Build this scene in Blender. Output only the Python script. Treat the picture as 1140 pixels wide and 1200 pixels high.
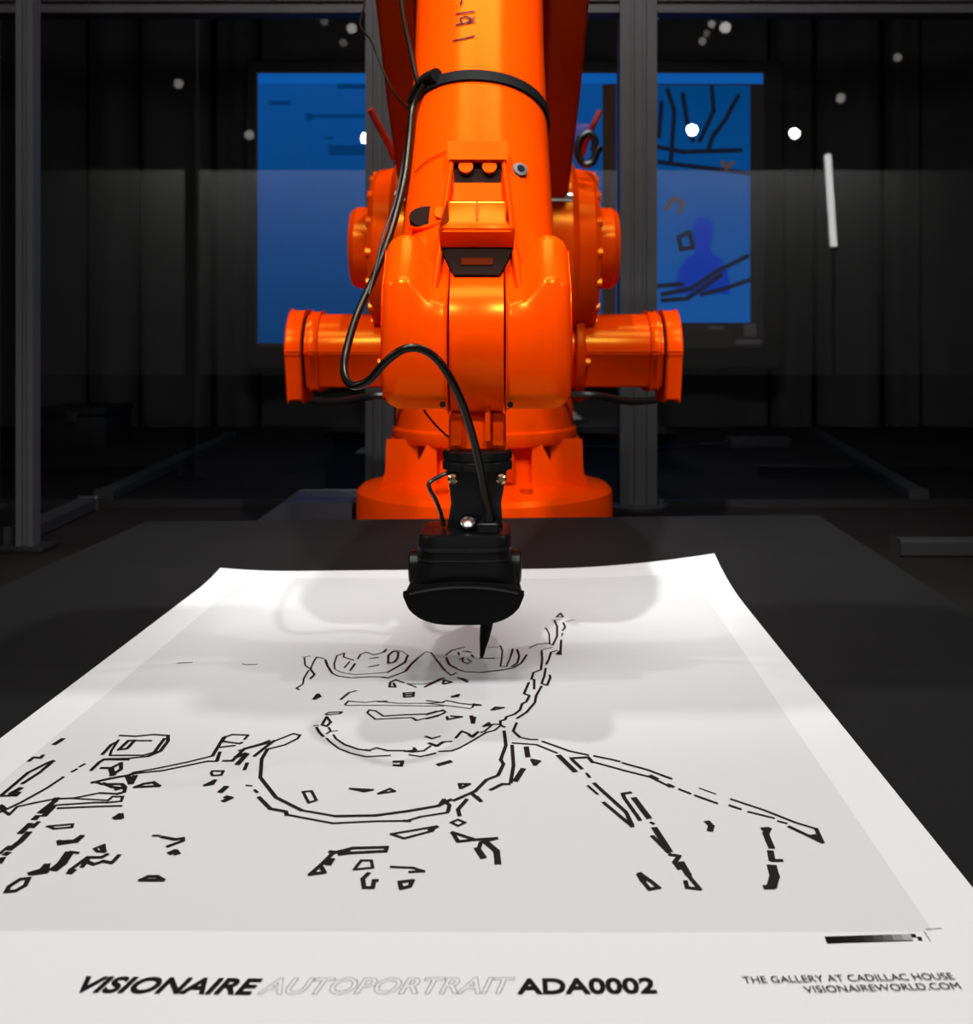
import bpy, bmesh, math, random
from mathutils import Vector, Matrix

random.seed(7)
scene = bpy.context.scene
for o in list(bpy.data.objects):
    bpy.data.objects.remove(o)
COL = scene.collection

# ------------------------------------------------------------------ camera
F = 1200.0                 # focal length in pixels of the 1140 x 1200 frame
CX, CY = 600.0, 396.0      # principal point (eye level is y = 396)
CAM_Z = 0.454
cam_d = bpy.data.cameras.new('camera')
cam = bpy.data.objects.new('camera', cam_d)
COL.objects.link(cam)
cam.location = (0, 0, CAM_Z)
cam.rotation_euler = (math.radians(90), 0, 0)
cam_d.sensor_fit = 'VERTICAL'
cam_d.sensor_height = 36.0
cam_d.lens = 36.0
cam_d.shift_x = -(CX - 570.0) / 1200.0
cam_d.shift_y = (CY - 600.0) / 1200.0
cam_d.clip_start = 0.02
cam_d.dof.use_dof = True
cam_d.dof.focus_distance = 0.82
cam_d.dof.aperture_fstop = 12.0
scene.camera = cam

# ------------------------------------------------------------------ world and light
vs = scene.view_settings
vs.view_transform = 'Standard'
vs.look = 'None'
vs.gamma = 1.0
vs.use_curve_mapping = False
vs.exposure = 0.0
try:
    scene.cycles.use_denoising = True
    scene.cycles.sample_clamp_indirect = 4.0
    scene.cycles.max_bounces = 8
    scene.cycles.transparent_max_bounces = 12
except Exception:
    pass
w = bpy.data.worlds.new('dark_hall')
scene.world = w
w.use_nodes = True
w.node_tree.nodes['Background'].inputs[0].default_value = (0.6, 0.65, 0.75, 1)
w.node_tree.nodes['Background'].inputs[1].default_value = 0.012


def spot(name, loc, target, power, angle, size=0.05, blend=0.35, col=(1, 1, 1)):
    l = bpy.data.lights.new(name, 'SPOT')
    l.energy = power
    l.spot_size = math.radians(angle)
    l.spot_blend = blend
    l.shadow_soft_size = size
    l.color = col
    o = bpy.data.objects.new(name, l)
    COL.objects.link(o)
    o.location = loc
    o.rotation_euler = (Vector(target) - Vector(loc)).to_track_quat('-Z', 'Y').to_euler()
    return o


def area(name, loc, target, power, sx, sy, col=(1, 1, 1)):
    l = bpy.data.lights.new(name, 'AREA')
    l.energy = power
    l.shape = 'RECTANGLE'
    l.size = sx
    l.size_y = sy
    l.color = col
    o = bpy.data.objects.new(name, l)
    COL.objects.link(o)
    o.location = loc
    o.rotation_euler = (Vector(target) - Vector(loc)).to_track_quat('-Z', 'Y').to_euler()
    return o


# lamps of the hall: soft row over the table, spots over and behind the robot
area('light_over_table', (0.0, 0.70, 2.7), (0.0, 0.80, 0.1), 46, 1.6, 0.6)
spot('light_front_left', (-0.60, -0.45, 2.5), (-0.05, 1.25, 0.84), 300, 29, 0.04, 0.85)
spot('light_front_right', (0.60, -0.45, 2.5), (-0.04, 1.25, 0.84), 195, 29, 0.04, 0.85)
spot('light_top', (-0.12, 2.10, 3.1), (-0.03, 0.95, 0.12), 105, 60, 0.03)
spot('light_rear_right', (0.85, 2.05, 2.4), (-0.02, 0.90, 0.12), 22, 62, 0.03)
spot('light_robot_top', (0.25, 1.75, 2.75), (-0.06, 2.15, 0.5), 15, 36, 0.06, col=(1, .95, .88))
spot('light_side_left', (-2.3, 0.75, 1.9), (0.0, 1.14, 0.12), 68, 15, 0.05, 0.9)
spot('light_side_right', (2.3, 0.75, 1.9), (-0.06, 1.14, 0.12), 68, 15, 0.05, 0.9)
area('wall_washer', (0.0, -6.2, 3.1), (0.0, -7.0, 1.9), 62, 9.0, 0.15)


# ------------------------------------------------------------------ helpers
def P(px, py, d):
    """point seen at pixel (px, py) at depth d"""
    return Vector(((px - CX) * d / F, d, CAM_Z + (CY - py) * d / F))


def on_plane(px, py, z):
    d = (CAM_Z - z) * F / (py - CY)
    return Vector(((px - CX) * d / F, d, z))


def mat(name, col, rough=0.5, metal=0.0, spec=0.5, tint=None, noise=0.0, nscale=40.0, bump=0.0, bscale=200.0,
        emit=None, estr=0.0, coat=0.0):
    m = bpy.data.materials.new(name)
    m.use_nodes = True
    nt = m.node_tree
    b = nt.nodes['Principled BSDF']
    b.inputs['Base Color'].default_value = (*col, 1)
    b.inputs['Roughness'].default_value = rough
    b.inputs['Metallic'].default_value = metal
    b.inputs['Specular IOR Level'].default_value = spec
    b.inputs['Coat Weight'].default_value = coat
    b.inputs['Coat Roughness'].default_value = 0.12
    if tint:
        b.inputs['Specular Tint'].default_value = (*tint, 1)
    if emit:
        b.inputs['Emission Color'].default_value = (*emit, 1)
        b.inputs['Emission Strength'].default_value = estr
    if noise > 0 or bump > 0:
        tc = nt.nodes.new('ShaderNodeTexCoord')
    if noise > 0:
        n = nt.nodes.new('ShaderNodeTexNoise')
        n.inputs['Scale'].default_value = nscale
        n.inputs['Detail'].default_value = 5
        nt.links.new(tc.outputs['Object'], n.inputs['Vector'])
        r = nt.nodes.new('ShaderNodeValToRGB')
        r.color_ramp.elements[0].position = 0.3
        r.color_ramp.elements[1].position = 0.7
        r.color_ramp.elements[0].color = (*[c * (1 - noise) for c in col], 1)
        r.color_ramp.elements[1].color = (*[min(1, c * (1 + noise)) for c in col], 1)
        nt.links.new(n.outputs['Fac'], r.inputs['Fac'])
        nt.links.new(r.outputs['Color'], b.inputs['Base Color'])
    if bump > 0:
        n2 = nt.nodes.new('ShaderNodeTexNoise')
        n2.inputs['Scale'].default_value = bscale
        n2.inputs['Detail'].default_value = 3
        nt.links.new(tc.outputs['Object'], n2.inputs['Vector'])
        bp = nt.nodes.new('ShaderNodeBump')
        bp.inputs['Strength'].default_value = bump
        bp.inputs['Distance'].default_value = 0.002
        nt.links.new(n2.outputs['Fac'], bp.inputs['Height'])
        nt.links.new(bp.outputs['Normal'], b.inputs['Normal'])
    return m


M = {}


def paint(name, col, gloss, rough, base_fac, noise):
    """enamel: coloured body with a tinted gloss coat"""
    m = bpy.data.materials.new(name)
    m.use_nodes = True
    nt = m.node_tree
    nt.nodes.remove(nt.nodes['Principled BSDF'])
    tc = nt.nodes.new('ShaderNodeTexCoord')
    n = nt.nodes.new('ShaderNodeTexNoise')
    n.inputs['Scale'].default_value = 11
    n.inputs['Detail'].default_value = 6
    nt.links.new(tc.outputs['Object'], n.inputs['Vector'])
    r = nt.nodes.new('ShaderNodeValToRGB')
    r.color_ramp.elements[0].position = 0.3
    r.color_ramp.elements[1].position = 0.7
    r.color_ramp.elements[0].color = (*[c * (1 - noise) for c in col], 1)
    r.color_ramp.elements[1].color = (*[c * (1 + noise) for c in col], 1)
    nt.links.new(n.outputs['Fac'], r.inputs[0])
    d = nt.nodes.new('ShaderNodeBsdfDiffuse')
    nt.links.new(r.outputs[0], d.inputs[0])
    g = nt.nodes.new('ShaderNodeBsdfGlossy')
    g.inputs['Color'].default_value = (*gloss, 1)
    g.inputs['Roughness'].default_value = rough
    lw_ = nt.nodes.new('ShaderNodeLayerWeight')
    lw_.inputs[0].default_value = 0.15
    ma = nt.nodes.new('ShaderNodeMath')
    ma.operation = 'MULTIPLY_ADD'
    ma.inputs[1].default_value = 0.35
    ma.inputs[2].default_value = base_fac
    nt.links.new(lw_.outputs['Fresnel'], ma.inputs[0])
    mx = nt.nodes.new('ShaderNodeMixShader')
    nt.links.new(ma.outputs[0], mx.inputs[0])
    nt.links.new(d.outputs[0], mx.inputs[1])
    nt.links.new(g.outputs[0], mx.inputs[2])
    n2 = nt.nodes.new('ShaderNodeTexNoise')
    n2.inputs['Scale'].default_value = 70
    nt.links.new(tc.outputs['Object'], n2.inputs['Vector'])
    bp = nt.nodes.new('ShaderNodeBump')
    bp.inputs['Strength'].default_value = 0.06
    bp.inputs['Distance'].default_value = 0.002
    nt.links.new(n2.outputs['Fac'], bp.inputs['Height'])
    nt.links.new(bp.outputs['Normal'], d.inputs['Normal'])
    nt.links.new(bp.outputs['Normal'], g.inputs['Normal'])
    nt.links.new(mx.outputs[0], nt.nodes['Material Output'].inputs[0])
    return m


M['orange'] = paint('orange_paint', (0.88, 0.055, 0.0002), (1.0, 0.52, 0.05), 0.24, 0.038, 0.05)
M['orange_dark'] = paint('orange_paint_shaded', (0.60, 0.030, 0.0002), (1.0, 0.5, 0.06), 0.40, 0.03, 0.12)  # darker copy of the orange: shade on sheltered parts put into the colour
M['seam'] = mat('seam_and_recess_shade', (0.012, 0.003, 0.001), 0.8, spec=0.1)  # dark joints, also the shade of hollows put into the colour
M['black_plastic'] = mat('black_plastic', (0.004, 0.004, 0.0045), 0.33, spec=0.35, bump=0.05, bscale=400)
M['gloss_black'] = mat('gloss_black', (0.006, 0.006, 0.006), 0.22, spec=0.6)
M['black_matte'] = mat('black_matte', (0.0025, 0.0025, 0.0025), 0.55, spec=0.12)
M['rubber'] = mat('black_rubber', (0.010, 0.010, 0.010), 0.35, spec=0.6)
M['cable'] = mat('cable_sheath', (0.004, 0.0032, 0.0024), 0.3, spec=0.3, tint=(1, .85, .65))
M['strap'] = mat('black_strap', (0.004, 0.0042, 0.004), 0.7, spec=0.12, noise=0.3, nscale=120)
M['steel'] = mat('steel', (0.55, 0.53, 0.50), 0.28, metal=1.0)
M['brass'] = mat('brass', (0.75, 0.55, 0.28), 0.25, metal=1.0)
M['adapter'] = mat('anodised_black', (0.05, 0.05, 0.052), 0.28, metal=0.85)
M['alu'] = mat('aluminium_profile', (0.10, 0.10, 0.104), 0.5, metal=0.2, noise=0.05, nscale=20)
M['alu_dark'] = mat('aluminium_dark', (0.045, 0.045, 0.047), 0.5, metal=0.3)
M['table'] = mat('black_table_cloth', (0.0090, 0.0090, 0.0092), 0.85, spec=0.15, noise=0.12, nscale=6, bump=0.15, bscale=900)
M['plinth_side'] = mat('black_board', (0.008, 0.008, 0.008), 0.7)
M['ink'] = mat('black_ink', (0.004, 0.004, 0.004), 0.6, spec=0.2)
M['print_black'] = mat('print_black', (0.006, 0.006, 0.006), 0.7, spec=0.1)
M['print_grey'] = mat('print_grey', (0.16, 0.16, 0.16), 0.8, spec=0.1)
M['marker'] = mat('marker_lettering', (0.03, 0.006, 0.015), 0.7, spec=0.1)
M['floor'] = mat('dark_floor', (0.012, 0.010, 0.009), 0.8, spec=0.08, noise=0.2, nscale=3)
M['ceiling'] = mat('black_ceiling', (0.01, 0.01, 0.01), 0.9, spec=0.1)
M['wall_dark'] = mat('dark_wall', (0.012, 0.012, 0.013), 0.9, spec=0.1)
M['wall_pale'] = mat('pale_gallery_wall', (0.62, 0.61, 0.60), 0.8, spec=0.2, noise=0.03, nscale=1.5)
M['curtain'] = mat('black_curtain', (0.07, 0.07, 0.071), 0.95, spec=0.05, noise=0.08, nscale=5)
M['bezel'] = mat('display_bezel', (0.010, 0.007, 0.006), 0.5)
M['case'] = mat('black_case', (0.006, 0.006, 0.006), 0.6)
M['greybox'] = mat('grey_blue_box', (0.035, 0.035, 0.045), 0.5)
M['pocket_red'] = mat('pocket_red', (0.09, 0.010, 0.001), 0.9, spec=0.05)  # orange dimmed to dark red, pocket shade put into the colour
M['redwire'] = mat('red_wire', (0.35, 0.02, 0.008), 0.45)


def emission(name, col, strength):
    m = bpy.data.materials.new(name)
    m.use_nodes = True
    nt = m.node_tree
    nt.nodes.remove(nt.nodes['Principled BSDF'])
    e = nt.nodes.new('ShaderNodeEmission')
    e.inputs[0].default_value = (*col, 1)
    e.inputs[1].default_value = strength
    nt.links.new(e.outputs[0], nt.nodes['Material Output'].inputs[0])
    return m


def glass_mat():
    m = bpy.data.materials.new('clear_panel')
    m.use_nodes = True
    nt = m.node_tree
    nt.nodes.remove(nt.nodes['Principled BSDF'])
    t = nt.nodes.new('ShaderNodeBsdfTransparent')
    t.inputs[0].default_value = (0.97, 0.97, 0.97, 1)
    g = nt.nodes.new('ShaderNodeBsdfGlossy')
    g.inputs['Roughness'].default_value = 0.0
    mx = nt.nodes.new('ShaderNodeMixShader')
    mx.inputs[0].default_value = 0.055
    nt.links.new(t.outputs[0], mx.inputs[1])
    nt.links.new(g.outputs[0], mx.inputs[2])
    nt.links.new(mx.outputs[0], nt.nodes['Material Output'].inputs[0])
    return m


M['glass'] = glass_mat()


def tag(o, label=None, cat=None, group=None, kind=None):
    if label:
        o['label'] = label
    if cat:
        o['category'] = cat
    if group:
        o['group'] = group
    if kind:
        o['kind'] = kind
    return o


def empty(name, loc=(0, 0, 0), rz=0.0):
    o = bpy.data.objects.new(name, None)
    o.location = loc
    o.rotation_euler = (0, 0, rz)
    o.empty_display_size = 0.1
    COL.objects.link(o)
    return o


def mk(name, bm, m, parent=None, bevel=0.0, seg=2, smooth=35.0, label=None):
    if bevel > 0:
        bm.normal_update()
        es = [e for e in bm.edges if len(e.link_faces) == 2 and e.calc_face_angle(0) > math.radians(28)]
        if es:
            bmesh.ops.bevel(bm, geom=es, offset=bevel, segments=seg, affect='EDGES', profile=0.6, clamp_overlap=True)
    bmesh.ops.recalc_face_normals(bm, faces=bm.faces[:])
    me = bpy.data.meshes.new(name)
    bm.to_mesh(me)
    bm.free()
    if smooth:
        me.shade_smooth()
        me.set_sharp_from_angle(angle=math.radians(smooth))
    mats = m if isinstance(m, (list, tuple)) else [m]
    for q in mats:
        me.materials.append(q)
    o = bpy.data.objects.new(name, me)
    COL.objects.link(o)
    if parent is not None:
        o.parent = parent
    if label:
        o['label'] = label
    return o


def add_box(bm, x0, x1, y0, y1, z0, z1, mtx=None):
    vv = [Vector((x, y, z)) for z in (z0, z1) for y in (y0, y1) for x in (x0, x1)]
    if mtx is not None:
        vv = [mtx @ v for v in vv]
    v = [bm.verts.new(c) for c in vv]
    for f in ((0, 1, 3, 2), (4, 6, 7, 5), (0, 4, 5, 1), (2, 3, 7, 6), (0, 2, 6, 4), (1, 5, 7, 3)):
        bm.faces.new([v[i] for i in f])
    return bm


def box(x0, x1, y0, y1, z0, z1, mtx=None):
    return add_box(bmesh.new(), x0, x1, y0, y1, z0, z1, mtx)


def add_loft(bm, rings, cap=True):
    """rings: list of lists of points with the same count"""
    rr = [[bm.verts.new(p) for p in r] for r in rings]
    n = len(rr[0])
    for a, b in zip(rr[:-1], rr[1:]):
        for i in range(n):
            j = (i + 1) % n
            bm.faces.new((a[i], a[j], b[j], b[i]))
    if cap:
        bm.faces.new(rr[0])
        bm.faces.new(rr[-1][::-1])
    return bm


def frame(axis):
    a = Vector(axis).normalized()
    u = a.cross(Vector((0, 0, 1)))
    if u.length < 1e-4:
        u = Vector((1, 0, 0))
    u.normalize()
    v = a.cross(u).normalized()
    return a, u, v


def add_lathe(bm, origin, axis, prof, n=32, phase=0.0):
    """prof: list of (t along axis, radius)"""
    a, u, v = frame(axis)
    o = Vector(origin)
    rings = []
    for t, r in prof:
        rings.append([o + a * t + (u * math.cos(phase + k * 2 * math.pi / n) + v * math.sin(phase + k * 2 * math.pi / n)) * max(r, 1e-4)
                      for k in range(n)])
    return add_loft(bm, rings)


def lathe(origin, axis, prof, n=32, phase=0.0):
    return add_lathe(bmesh.new(), origin, axis, prof, n, phase)


def cyl(p0, p1, r0, r1=None, n=24):
    p0, p1 = Vector(p0), Vector(p1)
    return lathe(p0, p1 - p0, [(0, r0), ((p1 - p0).length, r0 if r1 is None else r1)], n)


def add_prism(bm, pts_a, pts_b):
    return add_loft(bm, [pts_a, pts_b])


def prism_x(poly, x0, x1):
    return add_prism(bmesh.new(), [Vector((x0, y, z)) for y, z in poly], [Vector((x1, y, z)) for y, z in poly])


def prism_y(poly, y0, y1):
    return add_prism(bmesh.new(), [Vector((x, y0, z)) for x, z in poly], [Vector((x, y1, z)) for x, z in poly])


def prism_z(poly, z0, z1):
    return add_prism(bmesh.new(), [Vector((x, y, z0)) for x, y in poly], [Vector((x, y, z1)) for x, y in poly])


def spline(pts, sub=8):
    pts = [Vector(p) for p in pts]
    out = []
    for i in range(len(pts) - 1):
        p0 = pts[max(i - 1, 0)]
        p1, p2 = pts[i], pts[i + 1]
        p3 = pts[min(i + 2, len(pts) - 1)]
        for k in range(sub):
            t = k / sub
            out.append(0.5 * ((2 * p1) + (p2 - p0) * t + (2 * p0 - 5 * p1 + 4 * p2 - p3) * t * t
                              + (3 * p1 - p0 - 3 * p2 + p3) * t ** 3))
    out.append(pts[-1])
    return out


def tube(pts, r, n=10, sub=8):
    path = spline(pts, sub)
    bm = bmesh.new()
    rings = []
    up = Vector((0.13, 0.2, 1)).normalized()
    tprev = None
    for i, p in enumerate(path):
        t = (path[min(i + 1, len(path) - 1)] - path[max(i - 1, 0)]).normalized()
        if tprev is None:
            u = t.cross(up)
            if u.length < 1e-3:
                u = t.cross(Vector((1, 0, 0)))
            u.normalize()
        else:
            u = (u - t * u.dot(t)).normalized()
        v = t.cross(u).normalized()
        tprev = t
        rings.append([p + (u * math.cos(2 * math.pi * k / n) + v * math.sin(2 * math.pi * k / n)) * r for k in range(n)])
    return add_loft(bm, rings)


def superellipse(hx, hy, n=40, e=2.0):
    out = []
    for k in range(n):
        a = 2 * math.pi * k / n
        c, s = math.cos(a), math.sin(a)
        out.append((hx * math.copysign(abs(c) ** (2 / e), c), hy * math.copysign(abs(s) ** (2 / e), s)))
    return out


# ------------------------------------------------------------------ the hall
def struct(name, bm, m, label):
    o = mk(name, bm, m, smooth=0)
    return tag(o, label, None, None, 'structure')


struct('floor', box(-6.2, 6.2, -7.2, 5.6, -0.1, 0.0), M['floor'], 'dark floor of the hall')
struct('ceiling', box(-6.2, 6.2, -7.2, 5.6, 3.25, 3.35), M['ceiling'], 'black ceiling of the hall')
struct('wall_far', box(-6.2, 6.2, 5.5, 5.6, 0.0, 3.25), M['wall_dark'], 'dark wall behind the curtains')
struct('wall_left', box(-6.2, -6.1, -7.2, 5.5, 0.0, 3.25), M['wall_dark'], 'dark side wall at the left')
struct('wall_right', box(6.1, 6.2, -7.2, 5.5, 0.0, 3.25), M['wall_dark'], 'dark side wall at the right')
struct('wall_back', box(-6.1, 6.1, -7.2, -7.1, 0.0, 3.25), M['wall_dark'], 'dark wall behind the viewer')
struct('trim_1', box(-6.0, 6.0, -7.1, -7.0, 0.0, 2.5), M['wall_pale'], 'pale gallery panelling behind the viewer')

# curtains at the back of the hall: one hanging panel after the other
CUR_D = 5.05


def curtain(px0, px1, label, folds, amp, d=CUR_D):
    x0, x1 = (px0 - CX) * d / F, (px1 - CX) * d / F
    x0 += 0.012
    x1 -= 0.012
    n = max(12, int(folds * 12))
    bm = bmesh.new()
    zs = [0.015, 0.5, 1.0, 1.6, 2.3, 3.15]
    ph = random.random() * 6
    grid = []
    for side in (0, 1):
        rows = []
        for z in zs:
            row = []
            for i in range(n + 1):
                s = i / n
                x = x0 + (x1 - x0) * s
                edge = math.exp(-((s) / 0.06) ** 2) + math.exp(-((1 - s) / 0.06) ** 2)
                y = d + amp * math.sin(2 * math.pi * folds * s + ph) * (0.7 + 0.3 * z / 3) + 0.4 * amp * math.sin(
                    5.1 * folds * s + 2 * ph + 0.3 * z) + 0.07 * edge + side * 0.006
                row.append(bm.verts.new((x, y, z)))
            rows.append(row)
        grid.append(rows)
    for side in (0, 1):
        for a, b in zip(grid[side][:-1], grid[side][1:]):
            for i in range(n):
                bm.faces.new((a[i], a[i + 1], b[i + 1], b[i]))
    for k in range(len(zs) - 1):
        for i in (0, n):
            bm.faces.new((grid[0][k][i], grid[0][k + 1][i], grid[1][k + 1][i], grid[1][k][i]))
    for r in (0, len(zs) - 1):
        for i in range(n):
            bm.faces.new((grid[0][r][i], grid[0][r][i + 1], grid[1][r][i + 1], grid[1][r][i]))
    o = mk('curtain', bm, M['curtain'], smooth=60)
    return tag(o, label, 'curtain', 'black curtains hanging along the back of the hall')


for a, b, f, am, lab in [
    (-90, 93, 2.0, 0.03, 'black curtain panel at the far left behind the grey post'),
    (93, 157, 1.0, 0.025, 'narrow black curtain panel, second from the left edge'),
    (157, 245, 1.0, 0.025, 'black curtain panel, third from the left edge'),
    (245, 300, 1.0, 0.02, 'narrow black curtain panel beside the left edge of the blue screen'),
    (300, 905, 7.0, 0.02, 'wide black curtain hanging behind the big blue screen'),
    (905, 960, 1.0, 0.02, 'narrow black curtain panel beside the right edge of the screen'),
    (960, 1040, 1.0, 0.025, 'black curtain panel behind the reflected tube light'),
    (1040, 1085, 1.0, 0.02, 'narrow black curtain panel, second from the right edge'),
    (1085, 1250, 2.0, 0.03, 'black curtain panel at the far right edge'),
]:
    curtain(a, b, lab, f, am)

# ------------------------------------------------------------------ big wall display
SD = 4.80


def prect(px0, px1, py0, py1, d, thick):
    a, b = P(px0, py1, d), P(px1, py0, d)
    return box(a.x, b.x, d, d + thick, a.z, b.z)


def screen_mat(name, c0, c1, strength=1.0):
    m = bpy.data.materials.new(name)
    m.use_nodes = True
    nt = m.node_tree
    nt.nodes.remove(nt.nodes['Principled BSDF'])
    tc = nt.nodes.new('ShaderNodeTexCoord')
    sp = nt.nodes.new('ShaderNodeSeparateXYZ')
    nt.links.new(tc.outputs['Generated'], sp.inputs[0])
    r = nt.nodes.new('ShaderNodeValToRGB')
    r.color_ramp.elements[0].color = (*c0, 1)
    r.color_ramp.elements[1].color = (*c1, 1)
    nt.links.new(sp.outputs['Z'], r.inputs[0])
    e = nt.nodes.new('ShaderNodeEmission')
    e.inputs[1].default_value = strength
    nt.links.new(r.outputs[0], e.inputs[0])
    nt.links.new(e.outputs[0], nt.nodes['Material Output'].inputs[0])
    return m


scr = empty('wall_display', P(597, 250, SD + 0.09) * 1.0)
scr.location.z = 0.0
tag(scr, 'large dark-framed wall display showing blue windows behind the robot', 'display')


def sp_(name, bm, m, parent=None, **k):
    """mesh given in world coordinates, child of the display"""
    bmesh.ops.translate(bm, verts=bm.verts[:], vec=-scr.location)
    return mk(name, bm, m, scr if parent is None else parent, smooth=k.pop('smooth', 0), **k)


sp_('frame', prect(288, 918, 70, 432, SD + 0.012, 0.07), M['bezel'], bevel=0.008)
bgp = sp_('screen_panel', prect(300, 895, 84, 407, SD + 0.008, 0.012), emission('screen_black', (0.010, 0.008, 0.008), 1.0))
# support legs of the stand, hidden low behind the robot
for sx in (430, 770):
    a = P(sx, 420, SD + 0.05)
    sp_('stand_leg', box(a.x - 0.03, a.x + 0.03, SD + 0.03, SD + 0.08, 0.0, a.z), M['bezel'])
lw = sp_('left_window', prect(302, 706, 88, 402, SD + 0.004, 0.005), screen_mat('screen_blue', (0.0, 0.040, 0.150), (0.004, 0.075, 0.30)),
         label='plain blue window with dark text lines')
sp_('title_strip', prect(302, 894, 86, 98, SD + 0.0025, 0.004), emission('screen_strip', (0.004, 0.105, 0.42), 1.0), bgp)
darkblue = emission('screen_text', (0.0, 0.038, 0.15), 1.0)
for (x0, x1, y0, y1) in [(358, 366, 133, 141), (366, 434, 134, 138), (380, 390, 160, 163), (385, 434, 170, 182), (315, 340, 118, 123),
                         (395, 432, 98, 104), (440, 520, 134, 138), (440, 540, 170, 182)]:
    sp_('text_line', prect(x0, x1, y0, y1, SD + 0.002, 0.003), darkblue, lw)
rw = sp_('right_window', prect(722, 879, 100, 378, SD + 0.004, 0.005),
         screen_mat('screen_picture', (0.004, 0.085, 0.34), (0.0, 0.055, 0.20)), label='blue camera picture with a dark figure and ink lines')


def flat_poly(pts, d, thick=0.002):
    q = [P(x, y, d) for x, y in pts]
    return add_prism(bmesh.new(), q, [v + Vector((0, thick, 0)) for v in q])


fig = [(790, 345), (794, 318), (803, 304), (814, 297), (815, 288), (811, 276), (812, 262), (819, 254), (828, 254), (835, 261), (836, 275), (832, 288), (834, 297),
       (845, 303), (853, 316), (856, 345)]
sp_('silhouette', flat_poly(fig, SD + 0.0012), emission('screen_figure', (0.0, 0.030, 0.34), 1.0), rw)


def add_ribbon3(bm, pts, wd, nrm):
    for a, b in zip(pts[:-1], pts[1:]):
        t = (b - a)
        if t.length < 1e-6:
            continue
        t.normalize()
        s = t.cross(nrm).normalized() * wd / 2
        e = t * wd * 0.35
        v = [bm.verts.new(p) for p in (a - e - s, b + e - s, b + e + s, a - e + s)]
        bm.faces.new(v)


bm = bmesh.new()
for st in [[(782, 105), (790, 130), (786, 190)], [(834, 102), (836, 130), (820, 165)], [(865, 112), (850, 140), (835, 160), (830, 175)],
           [(770, 172), (800, 178), (868, 176)], [(772, 190), (820, 196), (878, 203)], [(776, 345), (810, 338), (840, 318), (876, 300)],
           [(776, 352), (805, 350), (845, 322)], [(772, 335), (800, 333)], [(822, 345), (850, 338), (878, 328)], [(795, 278), (808, 272), (812, 290), (798, 292), (795, 278)],
           [(775, 120), (772, 160)], [(800, 110), (806, 150), (812, 165)]]:
    add_ribbon3(bm, [P(x, y, SD) for x, y in st], 0.022, Vector((0, -1, 0)))
tag(sp_('screen_drawing', bm, emission('screen_ink', (0.006, 0.010, 0.025), 1.0), rw), kind='stuff')
bm = bmesh.new()
for st in [[(780, 245), (790, 232), (800, 238), (796, 250)], [(846, 190), (852, 198), (858, 190)]]:
    add_ribbon3(bm, [P(x, y, SD) for x, y in st], 0.018, Vector((0, -1, 0)))
tag(sp_('screen_drawing', bm, emission('screen_brown', (0.09, 0.05, 0.03), 1.0), rw), kind='stuff')
for (x0, x1, y0, y1) in [(830, 848, 382, 386), (872, 886, 379, 394), (862, 892, 398, 403)]:
    sp_('task_icon', prect(x0, x1, y0, y1, SD + 0.002, 0.004), emission('screen_icon', (0.03, 0.028, 0.03), 1.0), bgp)
sp_('divider', prect(707, 722, 100, 400, SD + 0.003, 0.004), emission('screen_brown_bar', (0.022, 0.012, 0.008), 1.0), bgp)

# ------------------------------------------------------------------ glazed cell behind the robot
GD = 2.75
cell = empty('safety_enclosure', (0.0, GD, 0.0))
tag(cell, 'aluminium-framed glazed safety enclosure standing behind the orange robot', 'enclosure')


def slot_profile(wd, dp, nslots):
    """outline of an extrusion (x, y), slots on the front and back faces"""
    pts = []
    s, g = 0.012, 0.010
    xs = [(-wd / 2 + wd * (k + 1) / (nslots + 1)) for k in range(nslots)]
    pts.append((-wd / 2, -dp / 2))
    for x in xs:
        pts += [(x - s / 2, -dp / 2), (x - s / 2, -dp / 2 + g), (x + s / 2, -dp / 2 + g), (x + s / 2, -dp / 2)]
    pts.append((wd / 2, -dp / 2))
    pts.append((wd / 2, dp / 2))
    for x in reversed(xs):
        pts += [(x + s / 2, dp / 2), (x + s / 2, dp / 2 - g), (x - s / 2, dp / 2 - g), (x - s / 2, dp / 2)]
    pts.append((-wd / 2, dp / 2))
    return pts


def post(px, wd, h, d=GD, slots=2):
    x = (px - CX) * d / F
    pr = slot_profile(wd, 0.08, slots)
    bm = prism_z([(x + a, d - GD + b) for a, b in pr], 0.012, h)
    return x, mk('post', bm, M['alu'], cell, smooth=0)


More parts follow.
